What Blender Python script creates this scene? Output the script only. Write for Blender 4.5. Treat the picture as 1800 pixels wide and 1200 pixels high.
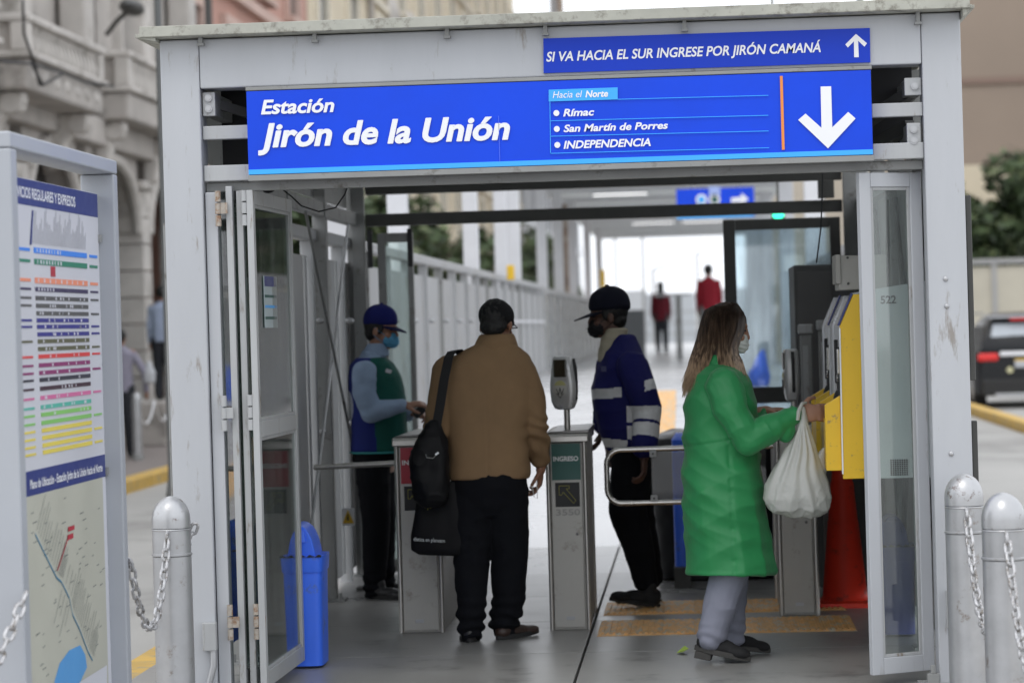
import bpy, math, random
import numpy as np
from mathutils import Vector, Matrix

# ---------------------------------------------------------------- clear
for o in list(bpy.data.objects): bpy.data.objects.remove(o, do_unlink=True)
scene = bpy.context.scene
COL = scene.collection
random.seed(7)
rng = np.random.default_rng(11)

# ---------------------------------------------------------------- camera
FPX = 5000.0                       # focal length in pixels of an 1800 px wide picture
EYE = 1.55
YAW, PITCH, ROLL = math.atan(320/5000), -25/5000, -0.029
CAMR = (Matrix.Rotation(YAW, 4, 'Z') @ Matrix.Rotation(math.pi/2+PITCH, 4, 'X') @ Matrix.Rotation(ROLL, 4, 'Z'))
cam_data = bpy.data.cameras.new('camera')
cam = bpy.data.objects.new('camera', cam_data); COL.objects.link(cam)
cam_data.sensor_width = 36.0; cam_data.lens = 100.0
cam_data.clip_start = 0.1; cam_data.clip_end = 2000
cam.matrix_world = Matrix.Translation((0, 0, EYE)) @ CAMR
cam_data.dof.use_dof = True
cam_data.dof.focus_distance = 12.15
cam_data.dof.aperture_fstop = 2.8
cam_data.dof.aperture_blades = 9
scene.camera = cam

# ---------------------------------------------------------------- overcast sky and soft sun
SUN_EL, SUN_AZ = math.radians(58), math.radians(200)
world = bpy.data.worlds.new('World'); scene.world = world; world.use_nodes = True
wn = world.node_tree; wn.nodes.clear()
w_out = wn.nodes.new('ShaderNodeOutputWorld')
w_bg = wn.nodes.new('ShaderNodeBackground'); w_bg.inputs['Strength'].default_value = 0.15
w_sky = wn.nodes.new('ShaderNodeTexSky'); w_sky.sky_type = 'NISHITA'; w_sky.sun_disc = False
w_sky.sun_elevation = SUN_EL; w_sky.sun_rotation = SUN_AZ; w_sky.dust_density = 4.0
w_mix = wn.nodes.new('ShaderNodeMixRGB'); w_mix.inputs['Fac'].default_value = 0.92
w_mix.inputs['Color2'].default_value = (9.6, 9.9, 10.4, 1)      # the even grey cloud layer
wn.links.new(w_sky.outputs[0], w_mix.inputs['Color1'])
wn.links.new(w_mix.outputs[0], w_bg.inputs['Color'])
wn.links.new(w_bg.outputs[0], w_out.inputs['Surface'])
sun_d = bpy.data.lights.new('sun', 'SUN'); sun_d.energy = 0.7; sun_d.angle = math.radians(25); sun_d.color = (1, .97, .93)
sun = bpy.data.objects.new('sun', sun_d); COL.objects.link(sun)
sdir = Vector((math.sin(SUN_AZ)*math.cos(SUN_EL), math.cos(SUN_AZ)*math.cos(SUN_EL), math.sin(SUN_EL)))
sun.rotation_euler = sdir.to_track_quat('Z', 'Y').to_euler(); sun.location = (0, 0, 30)

vs = scene.view_settings
vs.view_transform = 'Standard'; vs.look = 'None'; vs.gamma = 1; vs.use_curve_mapping = False
vs.exposure = 0.09
scene.render.engine = 'CYCLES'
try:
    scene.cycles.transparent_max_bounces = 24
except Exception: pass

# ---------------------------------------------------------------- pixel measuring of real positions
_RM = CAMR.to_3x3()
def ray(px, py): return _RM @ Vector(((px-900)/FPX, -(py-600)/FPX, -1))
def at(px, py, Y):
    r = ray(px, py); return Vector((0, 0, EYE)) + r*(Y/r.y)
def atx(px, py, X):
    r = ray(px, py); return Vector((0, 0, EYE)) + r*(X/r.x)
def ground(px, py, z=0.0):
    r = ray(px, py); return Vector((0, 0, EYE)) + r*((z-EYE)/r.z)

# ---------------------------------------------------------------- materials
MATS = {}
def mat(name, col, rough=.5, metal=0., var=.12, vscale=6., bump=0., bscale=60., spec=.5,
        dirt=None, dirt_amt=.0, dirt_scale=3., sheen=0., coat=0., aniso=None, emit=None, obj_rand=0., stretch=None, trans=0.):
    if name in MATS: return MATS[name]
    m = bpy.data.materials.new(name); m.use_nodes = True
    nt = m.node_tree; N, L = nt.nodes, nt.links
    b = N['Principled BSDF']
    b.inputs['Roughness'].default_value = rough; b.inputs['Metallic'].default_value = metal
    b.inputs['Specular IOR Level'].default_value = spec
    if sheen: b.inputs['Sheen Weight'].default_value = sheen
    if coat: b.inputs['Coat Weight'].default_value = coat
    if trans: b.inputs['Transmission Weight'].default_value = trans
    tc = N.new('ShaderNodeTexCoord'); mp = N.new('ShaderNodeMapping')
    oi0 = N.new('ShaderNodeObjectInfo'); cx0 = N.new('ShaderNodeCombineXYZ'); ad0 = N.new('ShaderNodeVectorMath'); ad0.operation = 'ADD'
    for k0, f0 in enumerate((17.0, 31.0, 9.0)):
        m0 = N.new('ShaderNodeMath'); m0.operation = 'MULTIPLY'; m0.inputs[1].default_value = f0; L.new(oi0.outputs['Random'], m0.inputs[0]); L.new(m0.outputs[0], cx0.inputs[k0])
    L.new(tc.outputs['Object'], ad0.inputs[0]); L.new(cx0.outputs[0], ad0.inputs[1]); L.new(ad0.outputs[0], mp.inputs['Vector'])
    if stretch: mp.inputs['Scale'].default_value = stretch
    nz = N.new('ShaderNodeTexNoise'); nz.inputs['Scale'].default_value = vscale; nz.inputs['Detail'].default_value = 6
    nz.inputs['Roughness'].default_value = .62
    L.new(mp.outputs[0], nz.inputs['Vector'])
    ramp = N.new('ShaderNodeMapRange'); ramp.inputs[1].default_value = .3; ramp.inputs[2].default_value = .7
    ramp.inputs[3].default_value = 1-var; ramp.inputs[4].default_value = 1+var*.6
    L.new(nz.outputs[0], ramp.inputs[0])
    mul = N.new('ShaderNodeVectorMath'); mul.operation = 'SCALE'
    mul.inputs[0].default_value = col[:3]; L.new(ramp.outputs[0], mul.inputs['Scale'])
    last = mul.outputs[0]
    if obj_rand:
        oi = N.new('ShaderNodeObjectInfo'); mr = N.new('ShaderNodeMapRange')
        mr.inputs[3].default_value = 1-obj_rand; mr.inputs[4].default_value = 1+obj_rand
        L.new(oi.outputs['Random'], mr.inputs[0])
        m2 = N.new('ShaderNodeVectorMath'); m2.operation = 'SCALE'
        L.new(last, m2.inputs[0]); L.new(mr.outputs[0], m2.inputs['Scale']); last = m2.outputs[0]
    if dirt is not None and dirt_amt > 0:
        nd = N.new('ShaderNodeTexNoise'); nd.inputs['Scale'].default_value = dirt_scale; nd.inputs['Detail'].default_value = 8
        nd.inputs['Roughness'].default_value = .7; L.new(mp.outputs[0], nd.inputs['Vector'])
        rd = N.new('ShaderNodeMapRange'); rd.inputs[1].default_value = .62-dirt_amt*.3; rd.inputs[2].default_value = .70-dirt_amt*.18
        rd.inputs[3].default_value = 0; rd.inputs[4].default_value = 1; L.new(nd.outputs[0], rd.inputs[0])
        mx = N.new('ShaderNodeMixRGB'); mx.inputs['Color2'].default_value = (*dirt, 1)
        L.new(rd.outputs[0], mx.inputs['Fac']); L.new(last, mx.inputs['Color1']); last = mx.outputs[0]
    L.new(last, b.inputs['Base Color'])
    rr = N.new('ShaderNodeMapRange'); rr.inputs[1].default_value = .3; rr.inputs[2].default_value = .7
    rr.inputs[3].default_value = max(.02, rough-.06); rr.inputs[4].default_value = min(1, rough+.1)
    L.new(nz.outputs[0], rr.inputs[0]); L.new(rr.outputs[0], b.inputs['Roughness'])
    if bump:
        nb = N.new('ShaderNodeTexNoise'); nb.inputs['Scale'].default_value = bscale; nb.inputs['Detail'].default_value = 4
        L.new(mp.outputs[0], nb.inputs['Vector'])
        bp = N.new('ShaderNodeBump'); bp.inputs['Strength'].default_value = bump; bp.inputs['Distance'].default_value = .01
        L.new(nb.outputs[0], bp.inputs['Height']); L.new(bp.outputs[0], b.inputs['Normal'])
    if emit:
        b.inputs['Emission Color'].default_value = (*emit[:3], 1); b.inputs['Emission Strength'].default_value = emit[3]
    MATS[name] = m; return m

def glass_mat(name, tint=(.9, .95, .93), base_reflect=.04, dirt=.06, dirtcol=(.5, .52, .5)):
    if name in MATS: return MATS[name]
    m = bpy.data.materials.new(name); m.use_nodes = True
    nt = m.node_tree; N, L = nt.nodes, nt.links; N.clear()
    out = N.new('ShaderNodeOutputMaterial')
    tr = N.new('ShaderNodeBsdfTransparent'); tr.inputs[0].default_value = (*tint, 1)
    gl = N.new('ShaderNodeBsdfGlossy'); gl.inputs['Roughness'].default_value = .04
    df = N.new('ShaderNodeBsdfDiffuse'); df.inputs[0].default_value = (*dirtcol, 1)
    fr = N.new('ShaderNodeFresnel'); fr.inputs[0].default_value = 1.5
    ad = N.new('ShaderNodeMath'); ad.operation = 'ADD'; ad.inputs[1].default_value = base_reflect; ad.use_clamp = True
    L.new(fr.outputs[0], ad.inputs[0])
    mx = N.new('ShaderNodeMixShader'); L.new(ad.outputs[0], mx.inputs[0]); L.new(tr.outputs[0], mx.inputs[1]); L.new(gl.outputs[0], mx.inputs[2])
    tc = N.new('ShaderNodeTexCoord'); mp = N.new('ShaderNodeMapping'); mp.inputs['Scale'].default_value = (4, 4, .7)
    nz = N.new('ShaderNodeTexNoise'); nz.inputs['Scale'].default_value = 2.5; nz.inputs['Detail'].default_value = 7
    L.new(tc.outputs['Object'], mp.inputs[0]); L.new(mp.outputs[0], nz.inputs['Vector'])
    mr = N.new('ShaderNodeMapRange'); mr.inputs[1].default_value = .35; mr.inputs[2].default_value = .75
    mr.inputs[3].default_value = dirt*.3; mr.inputs[4].default_value = dirt*1.9; L.new(nz.outputs[0], mr.inputs[0])
    m2 = N.new('ShaderNodeMixShader'); L.new(mr.outputs[0], m2.inputs[0]); L.new(mx.outputs[0], m2.inputs[1]); L.new(df.outputs[0], m2.inputs[2])
    L.new(m2.outputs[0], out.inputs['Surface']); MATS[name] = m; return m

RUST = (.17, .09, .05)
M_PAINT = mat('pale_grey_paint', (.445, .46, .485), .36, var=.07, vscale=1.6, dirt=(.27, .25, .23), dirt_amt=.09, dirt_scale=6, stretch=(2.2, 2.2, .45), bump=.05, bscale=14)
M_PAINT2 = mat('worn_pale_metal', (.41, .42, .425), .42, var=.12, vscale=3, dirt=(.2, .16, .12), dirt_amt=.13, dirt_scale=9, stretch=(2, 2, .4))
M_ROOF = mat('roof_edge_metal', (.40, .40, .35), .55, var=.18, vscale=5, dirt=(.2, .19, .16), dirt_amt=.35, dirt_scale=12)
M_DARK = mat('dark_steel', (.06, .06, .056), .5, var=.25, vscale=5)
M_MID = mat('mid_grey_steel', (.27, .275, .27), .5, var=.18, vscale=3, dirt=(.12, .11, .1), dirt_amt=.2, dirt_scale=6)
M_STEEL = mat('brushed_steel', (.50, .485, .46), .36, metal=.85, var=.10, vscale=5, stretch=(8, 8, .6), bump=.04, bscale=50)
M_STEEL_PANEL = mat('dull_steel_sheet', (.43, .42, .395), .5, metal=.45, var=.12, vscale=2.5, dirt=(.27, .25, .22), dirt_amt=.10, dirt_scale=7)
M_STEELD = mat('dark_brushed_steel', (.22, .215, .21), .35, metal=.8, var=.15, vscale=6)
M_CHROME = mat('bright_tube', (.62, .60, .57), .22, metal=1, var=.05)
M_GALV = mat('galvanised_silver', (.44, .445, .455), .36, metal=.55, var=.12, vscale=7, dirt=(.24, .2, .17), dirt_amt=.04, dirt_scale=10, bump=.06, bscale=25)
M_CAP = mat('chipped_silver_paint', (.47, .475, .485), .32, metal=.55, var=.10, vscale=7, dirt=(.11, .06, .04), dirt_amt=.12, dirt_scale=15, bump=.06, bscale=25)
M_LINK = mat('chain_silver', (.50, .50, .51), .42, metal=.35, var=.25, vscale=40, dirt=(.16, .14, .12), dirt_amt=.4, dirt_scale=30)
M_BLACK = mat('black_matt', (.014, .014, .016), .55, var=.3, vscale=8)
M_RUB = mat('black_rubber', (.02, .02, .02), .7, var=.2)
M_WHITE = mat('white_print', (.82, .83, .85), .45, var=.02)
M_SIGN = mat('sign_blue', (.004, .062, .70), .40, var=.10, vscale=1.8, spec=.25)
M_SIGN2 = mat('strip_sign_blue', (.008, .045, .50), .45, var=.07, vscale=2.5, spec=.25)
M_CYAN = mat('sign_light_blue', (.04, .40, .92), .4, var=.03)
M_ORANGE = mat('sign_orange', (.78, .26, .045), .45, var=.04)
M_NAVY = mat('poster_navy', (.03, .045, .20), .45, var=.05)
M_POSTER = mat('poster_paper', (.60, .61, .66), .4, var=.03, vscale=2)
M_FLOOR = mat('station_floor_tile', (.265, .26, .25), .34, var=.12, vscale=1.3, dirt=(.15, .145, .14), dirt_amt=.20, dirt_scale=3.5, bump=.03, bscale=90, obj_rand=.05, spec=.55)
M_FLOOR2 = mat('station_floor_tile_daylit', (.33, .327, .32), .30, var=.1, vscale=1.3, dirt=(.22, .215, .21), dirt_amt=.18, dirt_scale=3.5, obj_rand=.03)  # floor tile lightened, daylight from the open end put into its colour
M_FLOOR3 = mat('station_floor_tile_more_daylit', (.42, .418, .415), .28, var=.1, vscale=1.3, dirt=(.32, .315, .31), dirt_amt=.15, dirt_scale=3.5, obj_rand=.03)  # lighter again near the uncovered end, more daylight in the colour
M_RAMP = mat('pale_ramp_concrete', (.52, .52, .525), .26, var=.1, vscale=1.5, bump=.03, bscale=90, obj_rand=.04)
M_CONC = mat('concrete_road', (.35, .345, .33), .7, var=.14, vscale=.35, dirt=(.22, .215, .205), dirt_amt=.35, dirt_scale=.22, bump=.15, bscale=40)
M_PAVE = mat('pavement', (.23, .20, .185), .75, var=.14, vscale=1.2, bump=.1, bscale=30)
M_YKERB = mat('yellow_kerb_paint', (.60, .38, .075), .6, var=.2, vscale=4, dirt=(.3, .26, .18), dirt_amt=.3, dirt_scale=6)
M_TACT = mat('tactile_yellow', (.80, .46, .17), .6, var=.28, vscale=9, dirt=(.55, .50, .40), dirt_amt=.42, dirt_scale=7, obj_rand=.13, stretch=(3, .8, 1))
M_YELLOW = mat('machine_yellow', (.80, .50, .022), .38, var=.05, vscale=3, dirt=(.3, .2, .1), dirt_amt=.06, dirt_scale=20)
M_BLUEPL = mat('blue_plastic', (.045, .17, .92), .36, var=.08, vscale=3, dirt=(.1, .14, .3), dirt_amt=.12, dirt_scale=9)
M_NAVYPL = mat('navy_plastic', (.02, .035, .22), .42, var=.1)
M_RED = mat('red_plastic', (.88, .05, .022), .4, var=.12, vscale=4, dirt=(.25, .03, .02), dirt_amt=.2, dirt_scale=6)
M_REDP = mat('red_panel', (.42, .03, .05), .5, var=.05)
M_GREENP = mat('green_panel', (.018, .10, .085), .45, var=.06)
M_MACH = mat('machine_grey', (.50, .55, .56), .42, var=.06, vscale=2)
M_GLASS = glass_mat('clear_glass')
M_GLASSD = glass_mat('grimy_glass', (.84, .91, .89), .05, .07, (.36, .40, .39))
M_GLASSR = glass_mat('hazy_glass', (.78, .88, .92), .10, .20, (.5, .58, .62))
M_ACRYL = glass_mat('smoked_acrylic', (.70, .72, .74), .03, .08, (.30, .30, .31))
M_WIN = mat('window_glass', (.045, .05, .055), .12, var=.3, vscale=.6, spec=.7)

# ---------------------------------------------------------------- mesh helpers
class MB:
    def __init__(s): s.v = []; s.f = []; s.m = []
    def add(s, vs, fs, m=0):
        k = len(s.v); s.v += [tuple(p) for p in vs]
        s.f += [tuple(k+i for i in f) for f in fs]; s.m += [m]*len(fs); return s
    def box(s, x0, x1, y0, y1, z0, z1, m=0):
        return s.add([(x0,y0,z0),(x1,y0,z0),(x1,y1,z0),(x0,y1,z0),(x0,y0,z1),(x1,y0,z1),(x1,y1,z1),(x0,y1,z1)],
                     [(0,3,2,1),(4,5,6,7),(0,1,5,4),(1,2,6,5),(2,3,7,6),(3,0,4,7)], m)
    def obox(s, c, sx, sy, sz, rot, m=0):
        vs = [Vector(c) + rot @ Vector((a*sx/2, b*sy/2, d*sz/2)) for d in (-1, 1) for a, b in ((-1,-1),(1,-1),(1,1),(-1,1))]
        return s.add(vs, [(0,3,2,1),(4,5,6,7),(0,1,5,4),(1,2,6,5),(2,3,7,6),(3,0,4,7)], m)
    def bar(s, p0, p1, w, h, m=0, up=(0,0,1)):
        p0, p1 = Vector(p0), Vector(p1); d = (p1-p0); l = d.length; d.normalize()
        u = Vector(up); a = d.cross(u)
        if a.length < 1e-4: a = d.cross(Vector((1, 0, 0)))
        a.normalize(); u = a.cross(d)
        R = Matrix((a, d, u)).transposed()
        return s.obox((p0+p1)/2, w, l, h, R, m)
    def prism(s, poly, y0, y1, m=0):            # poly of (x, z) extruded along Y
        n = len(poly)
        vs = [(x, y0, z) for x, z in poly] + [(x, y1, z) for x, z in poly]
        fs = [tuple(range(n)), tuple(range(2*n-1, n-1, -1))] + [(i, n+i, n+(i+1) % n, (i+1) % n) for i in range(n)]
        return s.add(vs, fs, m)
    def prismx(s, poly, x0, x1, m=0):           # poly of (y, z) extruded along X
        n = len(poly)
        vs = [(x0, y, z) for y, z in poly] + [(x1, y, z) for y, z in poly]
        fs = [tuple(range(n)), tuple(range(2*n-1, n-1, -1))] + [(i, n+i, n+(i+1) % n, (i+1) % n) for i in range(n)]
        return s.add(vs, fs, m)
    def tube(s, pts, r, n=10, m=0, closed=False, flat=1.0):
        pts = [Vector(p) for p in pts]; k = len(pts); rs = r if isinstance(r, (list, tuple)) else [r]*k
        vs = []; prev = None
        for i, p in enumerate(pts):
            if closed: t = pts[(i+1) % k]-pts[i-1]
            else: t = pts[min(i+1, k-1)]-pts[max(i-1, 0)]
            t.normalize()
            if prev is None:
                a = t.cross(Vector((0, 0, 1)))
                if a.length < 1e-3: a = t.cross(Vector((1, 0, 0)))
            else: a = prev - t*prev.dot(t)
            a.normalize(); prev = a; b = t.cross(a)
            for j in range(n):
                q = 2*math.pi*j/n; vs.append(p + a*math.cos(q)*rs[i] + b*math.sin(q)*rs[i]*flat)
        fs = []
        for i in range(k if closed else k-1):
            i2 = (i+1) % k
            for j in range(n):
                j2 = (j+1) % n; fs.append((i*n+j, i*n+j2, i2*n+j2, i2*n+j))
        if not closed: fs += [tuple(range(n-1, -1, -1)), tuple((k-1)*n+j for j in range(n))]
        return s.add(vs, fs, m)
    def lathe(s, prof, c=(0, 0, 0), n=24, m=0, sx=1, sy=1):
        vs = []; k = len(prof)
        for r, z in prof:
            for j in range(n):
                q = 2*math.pi*j/n; vs.append((c[0]+r*math.cos(q)*sx, c[1]+r*math.sin(q)*sy, c[2]+z))
        fs = [(i*n+j, i*n+(j+1) % n, (i+1)*n+(j+1) % n, (i+1)*n+j) for i in range(k-1) for j in range(n)]
        fs += [tuple(range(n-1, -1, -1)), tuple((k-1)*n+j for j in range(n))]
        return s.add(vs, fs, m)
    def loft(s, rings, m=0, n=24, p=2.0):       # rings: centre, half-size x, half-size y, yaw[, tilt axis ignored]
        vs = []; k = len(rings)
        for c, a, b, yaw in rings:
            cy, sy_ = math.cos(yaw), math.sin(yaw)
            for j in range(n):
                q = 2*math.pi*j/n; cq, sq = math.cos(q), math.sin(q)
                x = a*math.copysign(abs(cq)**(2/p), cq); y = b*math.copysign(abs(sq)**(2/p), sq)
                vs.append((c[0]+x*cy-y*sy_, c[1]+x*sy_+y*cy, c[2]))
        fs = [(i*n+j, i*n+(j+1) % n, (i+1)*n+(j+1) % n, (i+1)*n+j) for i in range(k-1) for j in range(n)]
        fs += [tuple(range(n-1, -1, -1)), tuple((k-1)*n+j for j in range(n))]
        return s.add(vs, fs, m)
    def ell(s, c, r, ax=None, n=16, k=10, m=0):
        c = Vector(c); A = ax or (Vector((1,0,0)), Vector((0,1,0)), Vector((0,0,1)))
        if not isinstance(r, (tuple, list)): r = (r, r, r)
        vs = [c - A[2]*r[2]]
        for i in range(1, k):
            t = math.pi*i/k
            for j in range(n):
                q = 2*math.pi*j/n
                vs.append(c + A[0]*(r[0]*math.sin(t)*math.cos(q)) + A[1]*(r[1]*math.sin(t)*math.sin(q)) - A[2]*(r[2]*math.cos(t)))
        vs.append(c + A[2]*r[2]); L_ = len(vs)-1
        fs = [(0, 1+(j+1) % n, 1+j) for j in range(n)]
        for i in range(k-2):
            for j in range(n): fs.append((1+i*n+j, 1+i*n+(j+1) % n, 1+(i+1)*n+(j+1) % n, 1+(i+1)*n+j))
        fs += [(1+(k-2)*n+j, 1+(k-2)*n+(j+1) % n, L_) for j in range(n)]
        return s.add(vs, fs, m)
    def limb(s, pts, rs, m=0, n=14):
        pts = [Vector(p) for p in pts]
        for p, r in zip(pts, rs): s.ell(p, r, n=n, k=8, m=m)
        for i in range(len(pts)-1): s.tube([pts[i], pts[i+1]], [rs[i], rs[i+1]], n=n, m=m)
        return s
    def mesh(s, name, mats, smooth=False):
        me = bpy.data.meshes.new(name); me.from_pydata(s.v, [], s.f)
        for m_ in (mats if isinstance(mats, (list, tuple)) else [mats]): me.materials.append(m_)
        me.polygons.foreach_set('material_index', s.m)
        if smooth: me.polygons.foreach_set('use_smooth', [True]*len(s.f))
        me.update(); return me
    def build(s, name, mats, parent=None, smooth=False, bevel=0, label=None):
        return place(name, s.mesh(name, mats, smooth), parent, bevel, smooth, label)

def place(name, me, parent=None, bevel=0, smooth=False, label=None):
    o = bpy.data.objects.new(name, me); COL.objects.link(o)
    if bevel:
        md = o.modifiers.new('edge', 'BEVEL'); md.width = bevel; md.segments = 2; md.limit_method = 'ANGLE'
        md.angle_limit = math.radians(40)
        md.harden_normals = False
    if smooth and not me.name.startswith('rm'):
        try: me.set_sharp_from_angle(angle=math.radians(38))
        except Exception: pass
    if parent is not None:
        o.parent = parent
        o.matrix_parent_inverse = parent_world(parent).inverted()
    if label: o['label'] = label
    return o
def parent_world(p):
    # meshes are modelled in world coordinates, so a child mesh has an identity world frame
    if p.type == 'MESH' and p.parent is not None: return Matrix.Identity(4)
    return Matrix.Translation(p.location)
def root(name, loc, label, cat, group=None):
    o = bpy.data.objects.new(name, None); COL.objects.link(o); o.location = loc; o.empty_display_size = .1
    o['label'] = label; o['category'] = cat
    if group: o['group'] = group
    return o
def tag(o, label, cat, group=None):
    o['label'] = label; o['category'] = cat
    if group: o['group'] = group
    return o
def struct(o, label=None):
    o['kind'] = 'structure'
    if label: o['label'] = label
    return o
def copy_tree(o, parent=None):
    c = o.copy(); COL.objects.link(c)
    if parent is not None: c.parent = parent
    for ch in list(o.children): copy_tree(ch, c)
    return c
def copy_thing(o, loc, label, group=None):
    c = copy_tree(o); c.location = loc; c['label'] = label
    if group: c['group'] = group
    return c

# ---------------------------------------------------------------- lettering
def text_raw(txt, bold=0., shear=0., spacing=1.0):
    cu = bpy.data.curves.new('t', 'FONT'); cu.body = txt; cu.size = 1; cu.offset = bold; cu.shear = shear
    cu.space_character = spacing; cu.resolution_u = 4
    ob = bpy.data.objects.new('t', cu); COL.objects.link(ob)
    dg = bpy.context.evaluated_depsgraph_get(); dg.update()
    me = bpy.data.meshes.new_from_object(ob.evaluated_get(dg))
    v = np.array([p.co[:] for p in me.vertices]); f = [tuple(p.vertices) for p in me.polygons]
    bpy.data.objects.remove(ob); bpy.data.curves.remove(cu); bpy.data.meshes.remove(me)
    return v, f
_cap = {}
def lettering(name, txt, x0, x1, zb, cap, Y, m, parent, bold=0., shear=0., plane='front', spacing=1.0, slope=0.0, fat=0.0):
    v, f = text_raw(txt, bold, shear, spacing)
    k = ('E', bold)
    if k not in _cap:
        e, _ = text_raw('E', bold, 0); _cap[k] = e[:, 1].max()-max(0, e[:, 1].min())
    sc = cap/_cap[k]
    w = v[:, 0].max()-v[:, 0].min()
    X = (v[:, 0]-v[:, 0].min())/w*(x1-x0) + x0; Z = v[:, 1]*sc + zb + (X-x0)*slope
    if plane == 'front': vs = [(a, Y, b) for a, b in zip(X, Z)]
    else: vs = [(Y, a, b) for a, b in zip(X, Z)]       # on a plane of constant X, reading along +Y
    b_ = MB().add(vs, f)
    if fat:                      # a second, slightly shifted and deeper layer makes the strokes heavier
        for k, (dx, dz) in enumerate(((fat, 0), (fat*.5, fat*.45), (fat*.5, -fat*.45))): b_.add([(p[0]+dx, p[1]+.0004*(k+1), p[2]+dz) for p in vs], f)
    return b_.build(name, m, parent)
def px_text(name, txt, pl, pr, cap_px, Y, m, parent, **kw):   # measured from the photograph: left and right baseline ends
    a, b = at(*pl, Y), at(*pr, Y)
    return lettering(name, txt, a.x, b.x, a.z, cap_px/FPX*Y, Y, m, parent, **kw)
def flat_poly(name, pts, Y, th, m, parent, bevel=0):
    P_ = [at(x, y, Y) for x, y in pts]
    return MB().prism([(p.x, p.z) for p in P_], Y, Y+th).build(name, m, parent)

# ---------------------------------------------------------------- organic solids
def _h(ix, iy, iz):
    n = np.sin(ix*127.1+iy*311.7+iz*74.7)*43758.5453
    return n-np.floor(n)
def vnoise(p):
    i = np.floor(p); f = p-i; f = f*f*(3-2*f); x, y, z = i[:, 0], i[:, 1], i[:, 2]; out = 0
    for dx in (0, 1):
        for dy in (0, 1):
            for dz in (0, 1):
                w = (f[:, 0] if dx else 1-f[:, 0])*(f[:, 1] if dy else 1-f[:, 1])*(f[:, 2] if dz else 1-f[:, 2])
                out = out + w*_h(x+dx, y+dy, z+dz)
    return out*2-1
def ridge(p): return 1-np.abs(vnoise(p))*2.2
def crease(p, w=.16): return np.exp(-np.abs(vnoise(p))/w)
def organic(name, mb, m, parent, voxel=.007, smooth=3, disp=None, label=None, warp=None):
    me0 = mb.mesh('tmp', m)
    o = bpy.data.objects.new('tmp', me0); COL.objects.link(o)
    md = o.modifiers.new('r', 'REMESH'); md.mode = 'VOXEL'; md.voxel_size = voxel
    dg = bpy.context.evaluated_depsgraph_get(); dg.update()
    me = bpy.data.meshes.new_from_object(o.evaluated_get(dg)); me.name = 'rm_'+name
    bpy.data.objects.remove(o); bpy.data.meshes.remove(me0)
    n = len(me.vertices); co = np.empty(n*3); me.vertices.foreach_get('co', co); co = co.reshape(-1, 3)
    e = np.empty(len(me.edges)*2, dtype=np.int64); me.edges.foreach_get('vertices', e); e = e.reshape(-1, 2)
    deg = np.bincount(e.ravel(), minlength=n).astype(float); deg[deg == 0] = 1
    def lap(c):
        out = np.empty_like(c)
        for k in range(3):
            out[:, k] = (np.bincount(e[:, 0], c[e[:, 1], k], n)+np.bincount(e[:, 1], c[e[:, 0], k], n))/deg
        return out
    for _ in range(smooth): co = co*.5+lap(co)*.5
    if disp is not None:
        me.vertices.foreach_set('co', co.ravel()); me.update()
        nr = np.empty(n*3); me.vertices.foreach_get('normal', nr); nr = nr.reshape(-1, 3)
        co = co+nr*disp(co)[:, None]
        co = co*.75+lap(co)*.25
    me.vertices.foreach_set('co', co.ravel())
    me.materials.clear()
    for q in (m if isinstance(m, (list, tuple)) else [m]): me.materials.append(q)
    me.polygons.foreach_set('use_smooth', [True]*len(me.polygons)); me.update()
    return place(name, me, parent, label=label)

def V(*a): return Vector(a)

# ================================================================ GROUND, ROADS, FLOOR
struct(MB().box(-400, 400, -60, 900, -.75, -.30).build('ground', M_CONC))
struct(MB().box(-6.2, -2.78, -20, 300, -.29, -.14).build('road', M_CONC))
struct(MB().box(1.75, 4.55, -20, 300, -.29, -.14).build('road', M_CONC))
struct(MB().box(4.85, 16, -20, 300, -.29, -.144).build('road', M_CONC))
struct(MB().box(-9.2, -6.42, -10, 300, -.28, -.004).build('pavement', M_PAVE))
kerb_mesh = MB().box(-.11, .11, 0, 1.96, -.28, .0).mesh('kerb_stone', M_YKERB)
kerb = struct(MB().box(-6.41, -6.20, 19.9, 20, -.28, 0).build('kerb', M_YKERB))
for i in range(28):
    o = place('kerb_stone', kerb_mesh, kerb, bevel=.015); o.location = (-6.31, 20+i*2, 0)
kerb2 = struct(MB().box(4.60, 4.82, 25.9, 26, -.28, 0).build('kerb', M_YKERB))
for i in range(36):
    o = place('kerb_stone', kerb_mesh, kerb2, bevel=.015); o.location = (4.71, 26+i*2, 0)
# station island: slab bed, yellow border, floor slabs with open joints
isl = struct(MB().box(-2.60, 1.56, 4, 19.9, -.28, -.03).build('station_floor', mat('joint_grey', (.06, .058, .055), .8)))
xs = [(-2.60, -1.66), (-1.65, -.565), (-.557, .62), (.63, 1.56)]
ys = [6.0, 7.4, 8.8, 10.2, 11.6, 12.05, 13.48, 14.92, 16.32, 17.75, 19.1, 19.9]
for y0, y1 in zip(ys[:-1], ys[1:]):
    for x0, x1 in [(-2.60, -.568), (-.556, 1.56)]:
        MB().box(x0, x1, y0+.004, y1-.003, -.03, 0).build('floor_slab', M_FLOOR if y0 < 16 else (M_FLOOR2 if y0 < 17.5 else M_FLOOR3), isl, bevel=.003)  # slab colour steps up towards the open end to imitate growing daylight
ky = struct(MB().box(-2.77, -2.61, 5, 30, -.28, -.012).build('kerb', M_YKERB)); ky2 = struct(MB().box(1.57, 1.73, 5, 30, -.28, -.012).build('kerb', M_YKERB))
ramp = struct(MB().prismx([(19.9, -.28), (30, -.28), (30, .82), (19.9, -.03)], -2.2, 1.3).build('ramp', M_RAMP))
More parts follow.
